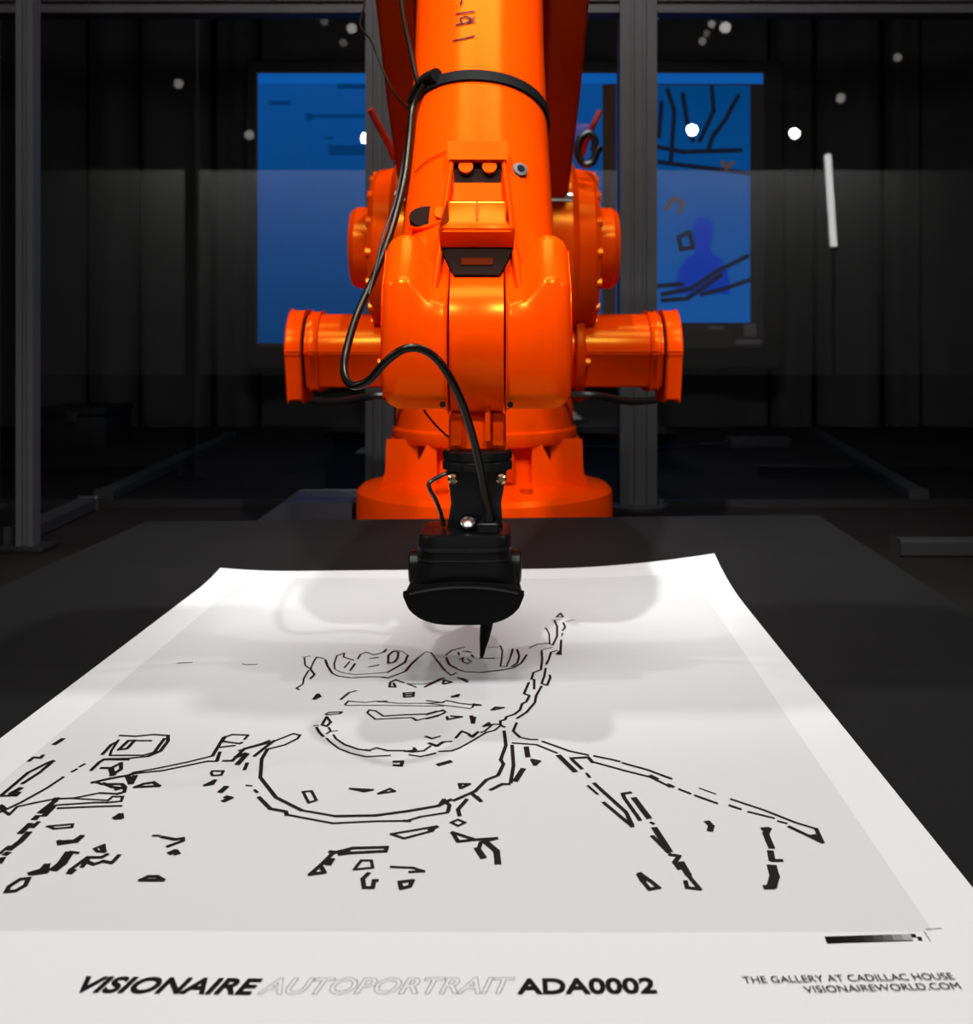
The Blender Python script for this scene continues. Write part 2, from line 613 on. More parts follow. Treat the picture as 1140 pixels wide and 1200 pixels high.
xl, p1 = post(447, 0.075, 2.3)
xr, p2 = post(746, 0.098, 2.3)
x0g, p0 = post(-25, 0.075, 2.3)
x3g, p3 = post(1230, 0.075, 2.3)
for x, p in ((xl, p1), (xr, p2), (x0g, p0), (x3g, p3)):
    mk('foot_plate', lathe((x, 0, 0.0), (0, 0, 1), [(0, 0.085), (0.008, 0.085), (0.012, 0.075)], 24), M['alu_dark'], p)
    mk('foot_bolt', cyl((x + 0.06, -0.03, 0.012), (x + 0.06, -0.03, 0.024), 0.008, n=6), M['steel'], p)
zb = P(0, 9, GD).z
xs = [x0g, xl, xr, x3g]
hw = [0.0375, 0.0375, 0.049, 0.0375]
for k in range(3):
    a, b = xs[k] + hw[k] + 0.001, xs[k + 1] - hw[k + 1] - 0.001
    for z0 in (zb - 0.022, 2.23):
        pr = slot_profile(0.05, 0.06, 1)
        pts_a = [Vector((a, q, z0 + 0.025 + p)) for p, q in pr]
        pts_b = [Vector((b, q, z0 + 0.025 + p)) for p, q in pr]
        mk('crossbar', add_prism(bmesh.new(), pts_a, pts_b), M['alu'], cell, smooth=0)
    mk('bottom_rail', box(a, b, -0.006, 0.006, 0.0, 0.02), M['case'], cell, smooth=0)
    mk('glass_pane', box(a + 0.001, b - 0.001, -0.003, 0.003, 0.021, zb - 0.024), M['glass'], cell, smooth=0)
    mk('glass_pane', box(a + 0.001, b - 0.001, -0.003, 0.003, zb + 0.030, 2.228), M['glass'], cell, smooth=0)

# slim post at the left of the table, with its own foot
sp0 = P(33, 396, 2.19)
slim = empty('slim_post', (sp0.x, 2.19, 0.0))
tag(slim, 'slim grey aluminium post at the left edge of the picture', 'post')
mk('profile', prism_z(slot_profile(0.036, 0.036, 1), 0.012, 2.3), M['alu'], slim, smooth=0)
mk('foot_plate', box(-0.05, 0.05, -0.04, 0.04, 0.0, 0.012), M['case'], slim, bevel=0.003)
mk('top_bracket', prism_x([(-0.018, 2.3), (0.02, 2.3), (0.3, 2.36), (-0.018, 2.36)], -0.018, 0.018), M['alu_dark'], slim, bevel=0.002)


def rail(pa, pb, name, label, hgt=0.035, wd=0.045):
    a, b = Vector(pa), Vector(pb)
    t = (b - a).normalized()
    s = t.cross(Vector((0, 0, 1))) * wd / 2
    q = []
    for p in (a, b):
        q.append([p - s, p + s, p + s + Vector((0, 0, hgt)), p - s + Vector((0, 0, hgt))])
    o = mk(name, add_prism(bmesh.new(), q[0], q[1]), M['alu_dark'], bevel=0.004)
    return tag(o, label, 'rail')


rail((-1.09, 2.25, 0), (-1.115, 2.69, 0), 'floor_rail', 'short grey floor rail running back from the slim left post')
rail((-1.125, 2.82, 0), (-1.24, 4.5, 0), 'floor_rail', 'long grey floor rail on the left, seen through the glass')
rail((1.12, 2.82, 0), (1.40, 4.75, 0), 'floor_rail', 'long grey floor rail on the right, seen through the glass')
rail((-1.9, 2.12, 0), (-1.16, 2.12, 0), 'floor_rail', 'low grey floor rail at the left edge beside the table')
rail((0.80, 2.14, 0), (1.7, 2.14, 0), 'floor_rail', 'low grey floor rail at the right edge beside the table')

# dark things on the hall floor
a = P(77, 522, 4.35)
cs = empty('equipment_case', (-1.80, 4.35, 0))
tag(cs, 'dark equipment case on the floor against the curtain at far left', 'case')
mk('body', box(-0.13, 0.13, -0.15, 0.15, 0.0, 0.13), M['case'], cs, bevel=0.008)
mk('lid', box(-0.135, 0.135, -0.155, 0.155, 0.132, 0.17), M['case'], cs, bevel=0.008)
mk('latch', box(-0.02, 0.02, -0.165, -0.155, 0.11, 0.15), M['alu_dark'], cs, bevel=0.002)
ps = empty('power_strip', (1.02, 4.25, 0), math.radians(8))
tag(ps, 'small grey power strip lying on the floor right of the robot', 'power strip')
mk('housing', box(-0.13, 0.13, -0.035, 0.035, 0.0, 0.045), M['greybox'], ps, bevel=0.006)
for k in range(4):
    mk('socket', lathe((-0.09 + 0.06 * k, 0, 0.045), (0, 0, 1), [(0, 0.02), (0.002, 0.02), (0.002, 0.015), (-0.004 + 0.006, 0.012)], 16), M['case'], ps)
mk('cord', tube([(-0.13, 0, 0.02), (-0.25, 0.05, 0.008), (-0.45, -0.05, 0.008), (-0.8, 0.08, 0.008)], 0.007), M['rubber'], ps)
jb = empty('connector_box', (-0.445, 2.28, 0))
tag(jb, 'low grey-blue connector box on the floor left of the robot base', 'box')
mk('body', prism_y([(-0.12, 0), (0.10, 0), (0.10, 0.098), (-0.045, 0.098), (-0.12, 0.045)], -0.10, 0.10), M['greybox'], jb, bevel=0.004)
mk('cable_gland', cyl((-0.0, -0.10, 0.05), (-0.0, -0.115, 0.05), 0.018), M['case'], jb)

# ------------------------------------------------------------------ low table
TZ = 0.12
fl = on_plane(173, 612, TZ)
fr = on_plane(955, 604, TZ)
dirl = (on_plane(173, 612, TZ) - on_plane(93, 649.5, TZ)).normalized()
nl = Vector((-0.735, 0.10, TZ))
nr = Vector((0.515, 0.10, TZ))
table = empty('low_table', ((nl.x + nr.x) / 2, 1.0, 0))
tag(table, 'low black cloth-covered table under the white poster', 'table')


def tloc(v):
    return (v.x - table.location.x, v.y - table.location.y)


quad = [tloc(nl), tloc(nr), tloc(fr), tloc(fl)]
mk('table_top', prism_z(quad, TZ - 0.022, TZ), M['table'], table, bevel=0.006, seg=3)
cx_, cy_ = sum(q[0] for q in quad) / 4, sum(q[1] for q in quad) / 4
inner = [(cx_ + (q[0] - cx_) * 0.97, cy_ + (q[1] - cy_) * 0.97) for q in quad]
mk('plinth', prism_z(inner, 0.0, TZ - 0.023), M['plinth_side'], table, bevel=0.004)

# ------------------------------------------------------------------ poster
PZ = TZ + 0.0012
pl_far, pr_far = on_plane(258, 672, TZ), on_plane(838, 667, TZ)
pr_far = Vector((0.2935, 1.487, TZ))
sl = 0.0177
Y_NEAR = 0.40


def paper_xy(s, t):
    """s 0..1 left to right, t 0..1 near to far"""
    xl_ = pl_far.x + sl * (0)
    yl = Y_NEAR + (pl_far.y - Y_NEAR) * t
    yr = Y_NEAR - 0.012 + (pr_far.y - Y_NEAR + 0.012) * t
    xa = pl_far.x + (yl - pl_far.y) * sl
    xb = pr_far.x + (yr - pr_far.y) * sl
    return xa + (xb - xa) * s, yl + (yr - yl) * s


def paper_h(x, y):
    """small waves in the sheet and the curled far corners"""
    h = 0.0006 * (1 + math.sin(9 * x + 1.0) * math.sin(7 * y))
    cx1, cy1 = pr_far.x, pr_far.y
    r = math.hypot((x - cx1) * 0.75, y - cy1)
    if r < 0.20:
        h += 0.019 * ((0.20 - r) / 0.20) ** 2
    r = math.hypot((x - pl_far.x) * 0.9, y - pl_far.y)
    if r < 0.10:
        h += 0.006 * ((0.10 - r) / 0.10) ** 2
    return h


poster = empty('poster', (0.0, 0.95, PZ))
tag(poster, 'large white printed poster with black line portrait lying on table', 'poster')
NS, NT = 60, 90
bm = bmesh.new()
top, bot = [], []
for j in range(NT + 1):
    ra, rb = [], []
    for i in range(NS + 1):
        x, y = paper_xy(i / NS, j / NT)
        h = paper_h(x, y)
        ra.append(bm.verts.new((x, y - 0.95, h)))
        rb.append(bm.verts.new((x, y - 0.95, h - 0.0006)))
    top.append(ra)
    bot.append(rb)
uvl = bm.loops.layers.uv.new('UVMap')


def setuv(f):
    for l in f.loops:
        x, y = l.vert.co.x, l.vert.co.y + 0.95
        xl_ = pl_far.x + (y - pl_far.y) * sl
        l[uvl].uv = (x - xl_, y)


for j in range(NT):
    for i in range(NS):
        setuv(bm.faces.new((top[j][i], top[j][i + 1], top[j + 1][i + 1], top[j + 1][i])))
        setuv(bm.faces.new((bot[j][i], bot[j + 1][i], bot[j + 1][i + 1], bot[j][i + 1])))
for j in range(NT):
    setuv(bm.faces.new((top[j][0], top[j + 1][0], bot[j + 1][0], bot[j][0])))
    setuv(bm.faces.new((top[j][NS], bot[j][NS], bot[j + 1][NS], top[j + 1][NS])))
for i in range(NS):
    setuv(bm.faces.new((top[0][i], bot[0][i], bot[0][i + 1], top[0][i + 1])))
    setuv(bm.faces.new((top[NT][i], top[NT][i + 1], bot[NT][i + 1], bot[NT][i])))


def paper_mat():
    m = bpy.data.materials.new('printed_paper')
    m.use_nodes = True
    nt = m.node_tree
    b = nt.nodes['Principled BSDF']
    b.inputs['Roughness'].default_value = 0.75
    b.inputs['Specular IOR Level'].default_value = 0.2
    uv = nt.nodes.new('ShaderNodeUVMap')
    uv.uv_map = 'UVMap'
    sp = nt.nodes.new('ShaderNodeSeparateXYZ')
    nt.links.new(uv.outputs[0], sp.inputs[0])

    def gate(sock, lo, hi):
        a = nt.nodes.new('ShaderNodeMath')
        a.operation = 'GREATER_THAN'
        a.inputs[1].default_value = lo
        nt.links.new(sock, a.inputs[0])
        c = nt.nodes.new('ShaderNodeMath')
        c.operation = 'LESS_THAN'
        c.inputs[1].default_value = hi
        nt.links.new(sock, c.inputs[0])
        d = nt.nodes.new('ShaderNodeMath')
        d.operation = 'MULTIPLY'
        nt.links.new(a.outputs[0], d.inputs[0])
        nt.links.new(c.outputs[0], d.inputs[1])
        return d.outputs[0]
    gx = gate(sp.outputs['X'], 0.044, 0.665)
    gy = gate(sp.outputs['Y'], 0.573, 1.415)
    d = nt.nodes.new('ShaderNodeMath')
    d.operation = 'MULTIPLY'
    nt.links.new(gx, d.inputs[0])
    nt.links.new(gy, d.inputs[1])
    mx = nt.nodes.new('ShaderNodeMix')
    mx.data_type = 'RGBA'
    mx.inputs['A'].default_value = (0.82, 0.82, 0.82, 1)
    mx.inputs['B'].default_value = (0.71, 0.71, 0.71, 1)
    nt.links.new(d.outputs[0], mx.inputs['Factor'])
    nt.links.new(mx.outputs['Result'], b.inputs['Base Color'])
    return m


mk('paper_sheet', bm, paper_mat(), poster, smooth=60)


def pp(px, py, dz=0.0):
    """point on the paper (poster coordinates) for a place measured in the photograph"""
    q = on_plane(px, py, PZ + 0.0008)
    return Vector((q.x, q.y - 0.95, paper_h(q.x, q.y) + 0.0004 + dz))


STROKES = []


def S(ox, oy, sc, *strokes):
    for st in strokes:
        wd = st[0]
        STROKES.append((wd * (0.82 if sc > 6 else 1.0), [(ox + x / sc, oy + y / sc) for x, y in st[1]]))


t_, n_, h_, k_, q_ = 0.0014, 0.0022, 0.0030, 0.0044, 0.0062
S(340, 700, 6.3167,
  (t_, [(90, 440), (150, 432)]), (n_, [(105, 445), (110, 500), (150, 530), (170, 480), (195, 440), (250, 450)]),
  (h_, [(150, 530), (180, 570), (150, 600)]), (n_, [(135, 540), (100, 600), (95, 640), (45, 672), (65, 682)]),
  (h_, [(260, 460), (275, 505), (310, 560)]),
  (n_, [(310, 560), (350, 580), (450, 595), (600, 588), (690, 590), (720, 598), (850, 550), (900, 490), (945, 450)]),
  (t_, [(945, 450), (1000, 405), (1040, 410), (1080, 465), (1137, 540)]),
  (h_, [(850, 550), (900, 490), (945, 450)]), (h_, [(680, 592), (720, 598)]),
  (n_, [(330, 530), (325, 490), (345, 430), (400, 410)]), (n_, [(400, 410), (395, 440), (470, 465)]),
  (n_, [(440, 475), (400, 520)]), (h_, [(480, 490), (445, 540)]),
  (n_, [(500, 455), (520, 420), (560, 405), (620, 425), (680, 410), (710, 385)]), (h_, [(710, 385), (695, 405)]),
  (n_, [(590, 452), (650, 445)]), (n_, [(585, 515), (655, 500)]),
  (h_, [(725, 490), (725, 430), (760, 400), (800, 405), (795, 450), (770, 480), (725, 490)]),
  (t_, [(330, 530), (380, 555), (480, 572), (720, 555)]),
  (h_, [(720, 555), (800, 510), (850, 480), (870, 430)]), (t_, [(870, 430), (830, 400), (770, 390)]),
  (h_, [(735, 665), (740, 630), (780, 610), (840, 632)]), (h_, [(735, 660), (780, 665), (765, 635)]),
  (n_, [(865, 640), (930, 665)]), (t_, [(875, 640), (980, 645), (1050, 630), (1120, 600)]),
  (h_, [(995, 665), (1050, 640), (1137, 600)]),
  (k_, [(178, 752), (205, 718), (218, 735), (180, 752)]), (h_, [(375, 755), (435, 705)]), (n_, [(435, 705), (490, 690)]),
  (n_, [(405, 795), (430, 768), (470, 772)]),
  (t_, [(470, 772), (560, 778), (640, 768), (700, 775), (800, 785), (1000, 785), (1137, 780)]),
  (t_, [(410, 800), (700, 800), (1000, 805), (1137, 805)]), (h_, [(650, 772), (715, 770)]),
  (h_, [(840, 710), (915, 705), (910, 735), (845, 740), (840, 710)]), (k_, [(845, 724), (912, 720)]),
  (n_, [(570, 855), (585, 835), (630, 840), (690, 880), (850, 870), (1010, 865), (1080, 845), (1137, 840)]),
  (n_, [(570, 855), (630, 903), (780, 895), (900, 890), (930, 912), (1050, 885), (1137, 860)]), (h_, [(910, 895), (935, 910)]),
  (n_, [(260, 865), (290, 852), (385, 848), (365, 862), (270, 870)]),
  (h_, [(270, 885), (235, 945), (270, 955), (300, 925), (270, 885)]), (t_, [(175, 950), (210, 950)]),
  (h_, [(195, 965), (215, 1000), (245, 1030)]), (n_, [(285, 965), (300, 990), (270, 1010)]), (t_, [(300, 995), (350, 988)]),
  (n_, [(320, 1020), (340, 1050), (400, 1090), (500, 1125), (580, 1135), (640, 1115), (720, 1135), (840, 1135), (900, 1145), (990, 1135), (1040, 1100)]),
  (n_, [(270, 1045), (300, 1075), (360, 1120), (450, 1155), (560, 1180), (740, 1170)]), (n_, [(880, 1165), (965, 1178), (1075, 1152)]),
  (h_, [(560, 1130), (590, 1135)]), (h_, [(850, 1140), (930, 1130), (915, 1115)]),
  (n_, [(1000, 1030), (1045, 1045), (1110, 1028)]), (h_, [(1035, 1080), (1090, 1100), (1137, 1070)]))
S(500, 700, 6.3167,
  (t_, [(0, 405), (35, 412), (90, 485)]), (n_, [(90, 485), (140, 550), (180, 580), (220, 560)]),
  (h_, [(145, 450), (165, 500), (220, 530)]), (n_, [(220, 530), (280, 553), (400, 558), (560, 540), (640, 525)]),
  (h_, [(400, 558), (560, 540), (640, 525), (700, 490), (740, 430)]),
  (n_, [(140, 430), (185, 395), (280, 370)]), (t_, [(450, 375), (530, 370)]),
  (n_, [(235, 410), (240, 430)]), (n_, [(265, 405), (300, 402), (330, 410)]),
  (n_, [(240, 465), (270, 450), (265, 480), (300, 495), (330, 480), (300, 460)]), (h_, [(330, 430), (345, 445)]),
  (n_, [(385, 455), (420, 455), (500, 455)]),
  (n_, [(545, 360), (560, 400), (555, 460), (545, 515), (590, 515), (615, 460), (635, 385)]),
  (n_, [(640, 385), (625, 440)]), (h_, [(670, 390), (685, 440), (670, 490), (630, 515)]),
  (n_, [(760, 380), (820, 350), (900, 345), (935, 360)]), (n_, [(880, 230), (905, 270), (910, 350)]),
  (h_, [(935, 355), (965, 290), (965, 220), (945, 175)]),
  (h_, [(960, 150), (990, 120), (1010, 150), (960, 150)]), (t_, [(925, 170), (990, 170)]), (t_, [(1030, 185), (1090, 170)]),
  (h_, [(1010, 190), (1025, 225), (1005, 250)]), (n_, [(1005, 270), (1000, 290)]), (h_, [(995, 320), (990, 410)]),
  (k_, [(965, 425), (988, 428), (985, 405), (965, 425)]),
  (h_, [(960, 400), (920, 410), (905, 460), (885, 500)]), (h_, [(850, 400), (855, 460), (845, 540), (790, 560), (775, 610)]),
  (t_, [(850, 395), (930, 375)]), (h_, [(880, 530), (870, 590), (850, 640), (890, 655), (915, 600), (910, 580)]),
  (h_, [(755, 635), (720, 715), (760, 730), (740, 770)]), (h_, [(795, 610), (795, 680)]),
  (h_, [(735, 775), (705, 790), (690, 835), (650, 865), (590, 885), (580, 905), (545, 915), (545, 945), (575, 960)]),
  (h_, [(850, 660), (810, 730), (800, 780), (740, 850), (670, 895)]),
  (h_, [(665, 930), (640, 990), (690, 1035)]), (n_, [(690, 1035), (760, 1050), (820, 1052)]),
  (n_, [(545, 940), (490, 940), (430, 990), (400, 1000)]),
  (n_, [(545, 950), (500, 985), (440, 1000), (340, 1060), (240, 1115), (185, 1135), (90, 1140)]), (n_, [(60, 1155), (0, 1170)]),
  (h_, [(420, 955), (460, 930), (470, 945), (420, 955)]), (h_, [(215, 1040), (260, 990), (310, 1010), (330, 1030), (380, 995)]),
  (n_, [(310, 1020), (340, 1035), (380, 1000)]), (n_, [(0, 1030), (40, 1045), (90, 1030)]),
  (h_, [(15, 1080), (70, 1100), (120, 1070)]), (n_, [(120, 1070), (185, 1065)]),
  (k_, [(330, 880), (342, 930), (352, 890)]), (h_, [(150, 885), (155, 905), (260, 885), (180, 880)]),
  (h_, [(0, 655), (100, 605)]), (h_, [(120, 640), (130, 615), (185, 630), (125, 645)]), (h_, [(230, 595), (300, 630)]),
  (n_, [(260, 600), (305, 620)]), (h_, [(185, 735), (240, 720), (230, 735), (185, 740)]),
  (n_, [(0, 765), (110, 780), (150, 765), (240, 785), (330, 795), (400, 797), (345, 790), (340, 815)]),
  (t_, [(0, 785), (250, 815), (320, 825), (345, 810)]), (h_, [(345, 800), (400, 800)]),
  (h_, [(480, 835), (510, 815), (570, 818), (490, 835)]),
  (n_, [(0, 870), (120, 835), (140, 850), (80, 880), (0, 900)]))
S(180, 640, 3.8, (t_, [(105, 520), (135, 518), (170, 516)]), (t_, [(395, 522), (410, 526), (460, 524)]))
S(280, 840, 3.0,
  (n_, [(215, 65), (190, 60), (115, 90), (0, 120)]), (n_, [(215, 65), (205, 78), (160, 100), (100, 115)]),
  (h_, [(100, 115), (80, 150), (75, 215), (130, 285), (220, 330)]), (n_, [(220, 330), (340, 350)]),
  (h_, [(340, 350), (480, 347), (600, 330), (700, 312), (745, 290)]),
  (t_, [(25, 243), (45, 245)]), (n_, [(55, 260), (65, 268)]), (h_, [(70, 285), (110, 325), (165, 335)]),
  (n_, [(165, 345), (330, 375), (480, 367), (590, 365), (640, 350), (735, 335)]), (h_, [(735, 330), (740, 310), (720, 290), (705, 310)]),
  (h_, [(580, 365), (600, 366)]), (h_, [(165, 335), (168, 347)]),
  (n_, [(225, 265), (255, 262), (272, 295), (245, 303), (225, 265)]), (n_, [(390, 253), (470, 257), (440, 263), (390, 253)]),
  (n_, [(490, 270), (530, 253), (548, 262), (490, 270)]), (h_, [(545, 158), (575, 157), (570, 172), (545, 170)]),
  (k_, [(702, 168), (742, 157)]), (h_, [(775, 235), (810, 235), (780, 250), (775, 235)]),
  (h_, [(755, 293), (830, 260), (870, 220), (910, 205), (930, 165), (920, 150), (938, 100), (932, 50)]),
  (h_, [(960, 100), (965, 170), (955, 230)]), (h_, [(885, 255), (925, 235), (950, 235)]), (k_, [(972, 223), (998, 183)]),
  (k_, [(1010, 107), (1015, 138)]), (h_, [(1030, 150), (1055, 155), (1040, 168), (1030, 150)]),
  (h_, [(800, 290), (770, 325), (775, 345)]), (h_, [(820, 270), (850, 295), (835, 280)]),
  (n_, [(745, 370), (770, 360), (795, 370), (770, 382), (745, 370)]), (h_, [(750, 405), (830, 430), (770, 437), (750, 405)]),
  (h_, [(830, 430), (905, 425), (850, 440), (840, 470), (860, 490)]), (k_, [(870, 440), (905, 470), (910, 512)]),
  (k_, [(838, 462), (858, 492)]),
  (n_, [(535, 412), (690, 385), (680, 400), (580, 427), (535, 412)]), (h_, [(670, 398), (695, 385)]),
  (h_, [(250, 555), (290, 520), (330, 480), (400, 462), (520, 458), (515, 472), (380, 480), (320, 475)]),
  (h_, [(250, 555), (300, 548), (290, 530)]), (k_, [(315, 518), (325, 502)]), (k_, [(355, 482), (385, 478)]),
  (n_, [(405, 537), (430, 505), (465, 505), (470, 530), (405, 537)]),
  (h_, [(455, 550), (435, 570), (440, 600), (470, 600), (475, 575), (485, 575)]),
  (n_, [(535, 527), (610, 530), (650, 542), (600, 545)]), (h_, [(565, 580), (610, 575), (600, 595), (570, 603), (565, 580)]))
S(560, 820, 2.714,
  (n_, [(205, 132), (290, 162), (350, 175)]), (n_, [(370, 178), (420, 188), (450, 195)]), (n_, [(460, 200), (540, 222), (615, 250)]),
  (t_, [(705, 280), (755, 298)]), (n_, [(805, 315), (910, 350), (1010, 390), (1075, 410)]),
  (n_, [(110, 137), (185, 142), (250, 168)]), (k_, [(257, 177), (308, 226)]), (h_, [(295, 185), (350, 182), (365, 198)]),
  (n_, [(360, 195), (470, 225), (550, 245), (610, 275)]), (n_, [(640, 283), (675, 297)]), (n_, [(690, 303), (760, 328)]),
  (n_, [(800, 335), (835, 347)]), (n_, [(860, 355), (940, 375)]), (n_, [(955, 385), (980, 392)]),
  (h_, [(990, 403), (1095, 453), (1075, 410)]), (k_, [(1068, 432), (1085, 447)]), (h_, [(550, 240), (570, 250)]),
  (h_, [(605, 268), (620, 275)]), (h_, [(300, 190), (330, 218)]), (n_, [(345, 233), (355, 245)]),
  (h_, [(370, 265), (470, 355), (490, 395)]), (n_, [(350, 272), (380, 298)]), (h_, [(400, 325), (490, 400), (475, 365)]),
  (h_, [(515, 380), (465, 310), (460, 297), (485, 293)]), (k_, [(497, 312), (543, 373)]), (n_, [(550, 388), (558, 392)]),
  (k_, [(562, 407), (608, 478)]), (h_, [(555, 432), (605, 482)]), (h_, [(610, 490), (640, 495), (625, 515), (640, 535)]),
  (k_, [(647, 517), (668, 553)]), (h_, [(672, 560), (705, 600), (665, 595), (660, 575)]),
  (h_, [(515, 550), (525, 575), (545, 600), (575, 595), (550, 575), (515, 550)]), (k_, [(515, 555), (525, 572)]),
  (k_, [(730, 387), (742, 400), (738, 413)]),
  (k_, [(907, 410), (923, 409), (915, 425), (933, 468)]), (k_, [(930, 482), (935, 508)]), (h_, [(935, 510), (965, 510)]),
  (q_, [(935, 530), (943, 560), (935, 590)]), (k_, [(915, 595), (935, 595)]))
S(0, 840, 5.456,
  (k_, [(350, 176), (400, 144)]), (h_, [(185, 285), (215, 262), (260, 265), (275, 248)]),
  (h_, [(10, 505), (180, 360), (300, 300), (340, 285)]), (k_, [(305, 300), (335, 288)]), (h_, [(325, 300), (270, 345)]),
  (h_, [(260, 355), (145, 430)]), (k_, [(130, 462), (75, 493), (118, 493)]), (n_, [(10, 510), (110, 508)]),
  (n_, [(0, 615), (130, 555), (300, 460), (405, 390)]), (n_, [(460, 355), (490, 338)]), (n_, [(510, 322), (540, 305)]),
  (n_, [(0, 590), (60, 630), (110, 580), (220, 555), (350, 530), (470, 525), (640, 492), (750, 498), (795, 485)]),
  (h_, [(750, 498), (795, 485), (800, 455), (780, 435), (660, 435)]), (k_, [(0, 575), (28, 598)]),
  (h_, [(660, 430), (720, 455), (780, 460), (740, 470)]), (h_, [(590, 425), (700, 400), (810, 380), (870, 365)]),
  (n_, [(610, 422), (650, 435)]),
  (t_, [(470, 528), (690, 540)]), (n_, [(690, 540), (720, 515), (785, 515), (775, 545), (690, 553), (620, 553), (380, 568), (330, 575)]),
  (n_, [(370, 590), (600, 580), (775, 575)]),
  (k_, [(360, 527), (350, 545), (260, 616)]), (k_, [(335, 585), (284, 636)]), (k_, [(238, 642), (222, 658)]),
  (h_, [(245, 680), (210, 712)]), (k_, [(192, 693), (133, 747)]), (k_, [(182, 748), (130, 803), (64, 852)]),
  (n_, [(55, 835), (0, 880)]), (k_, [(48, 877), (37, 884)]), (k_, [(13, 912), (-3, 937)]),
  (n_, [(300, 707), (465, 692), (460, 712), (345, 722), (310, 705)]), (h_, [(375, 800), (380, 820), (490, 805), (525, 768), (480, 798), (375, 805)]),
  (k_, [(480, 800), (518, 774)]), (n_, [(605, 850), (665, 825), (668, 870), (625, 868), (605, 850)]), (h_, [(645, 838), (668, 868)]),
  (q_, [(350, 980), (395, 945), (440, 880)]), (n_, [(445, 870), (500, 878)]),
  (h_, [(445, 1005), (450, 985), (560, 905), (650, 905), (685, 885)]), (k_, [(448, 1003), (465, 990)]), (h_, [(525, 965), (560, 920)]),
  (h_, [(560, 935), (600, 950), (660, 930), (715, 940), (760, 893)]),
  (k_, [(195, 1008), (270, 985), (298, 955), (290, 998), (220, 1008)]),
  (h_, [(40, 1125), (60, 1090), (130, 1045), (185, 1040), (160, 1085), (100, 1120), (40, 1125)]),
  (k_, [(738, 652), (768, 632), (772, 652), (745, 653)]))
S(0, 840, 3.4545,
  (n_, [(485, 77), (550, 80), (620, 73), (680, 77)]), (h_, [(680, 77), (680, 100), (650, 140), (600, 162)]), (n_, [(600, 162), (520, 170), (430, 172)]),
  (h_, [(665, 90), (625, 145)]), (n_, [(625, 145), (580, 158), (445, 158), (450, 140), (480, 95)]), (h_, [(415, 153), (450, 115), (470, 105)]),
  (h_, [(480, 135), (520, 98), (545, 97), (515, 130), (480, 135)]), (n_, [(520, 98), (612, 98)]),
  (h_, [(370, 218), (400, 188), (420, 175), (520, 175)]), (h_, [(410, 210), (450, 210), (490, 190), (490, 215), (450, 240)]),
  (k_, [(450, 215), (458, 238)]), (n_, [(520, 240), (540, 228), (630, 212), (760, 185), (860, 160)]), (h_, [(860, 160), (890, 110), (905, 85)]),
  (n_, [(545, 232), (660, 220), (740, 203), (840, 182), (878, 182)]), (k_, [(517, 242), (530, 272), (546, 243)]),
  (h_, [(545, 288), (580, 275), (620, 268), (645, 283), (545, 288)]),
  (n_, [(905, 85), (940, 73), (1005, 75), (990, 92)]), (n_, [(895, 100), (970, 110), (980, 105)]), (n_, [(890, 125), (950, 118)]),
  (h_, [(895, 105), (912, 82)]), (h_, [(890, 145), (878, 180)]), (h_, [(905, 180), (940, 180), (990, 130), (1060, 110), (1090, 98)]),
  (k_, [(957, 164), (993, 151)]), (k_, [(962, 193), (998, 153)]), (h_, [(1000, 190), (990, 215)]), (h_, [(1030, 160), (1080, 120), (1110, 98)]),
  (n_, [(855, 230), (860, 222), (905, 222), (895, 238), (860, 240), (855, 230)]), (h_, [(830, 280), (870, 260), (860, 275), (830, 280)]),
  (k_, [(893, 306), (914, 287)]), (k_, [(907, 343), (932, 331), (915, 327)]),
  (n_, [(620, 485), (645, 485)]), (h_, [(655, 490), (710, 500), (740, 495), (740, 505), (680, 528)]), (k_, [(690, 555), (708, 547), (716, 557)]),
  (h_, [(568, 665), (600, 650), (635, 650), (660, 665), (568, 665)]))

bm = bmesh.new()
UPV = Vector((0, 0, 1))
for i, (wd, pts) in enumerate(STROKES):
    add_ribbon3(bm, [pp(x, y, 0.00002 * (i % 9)) for x, y in pts], wd, UPV)
tag(mk('ink_drawing', bm, M['ink'], poster, smooth=0, label='black marker line portrait of a bearded face, collar and shoulders'), kind='stuff')


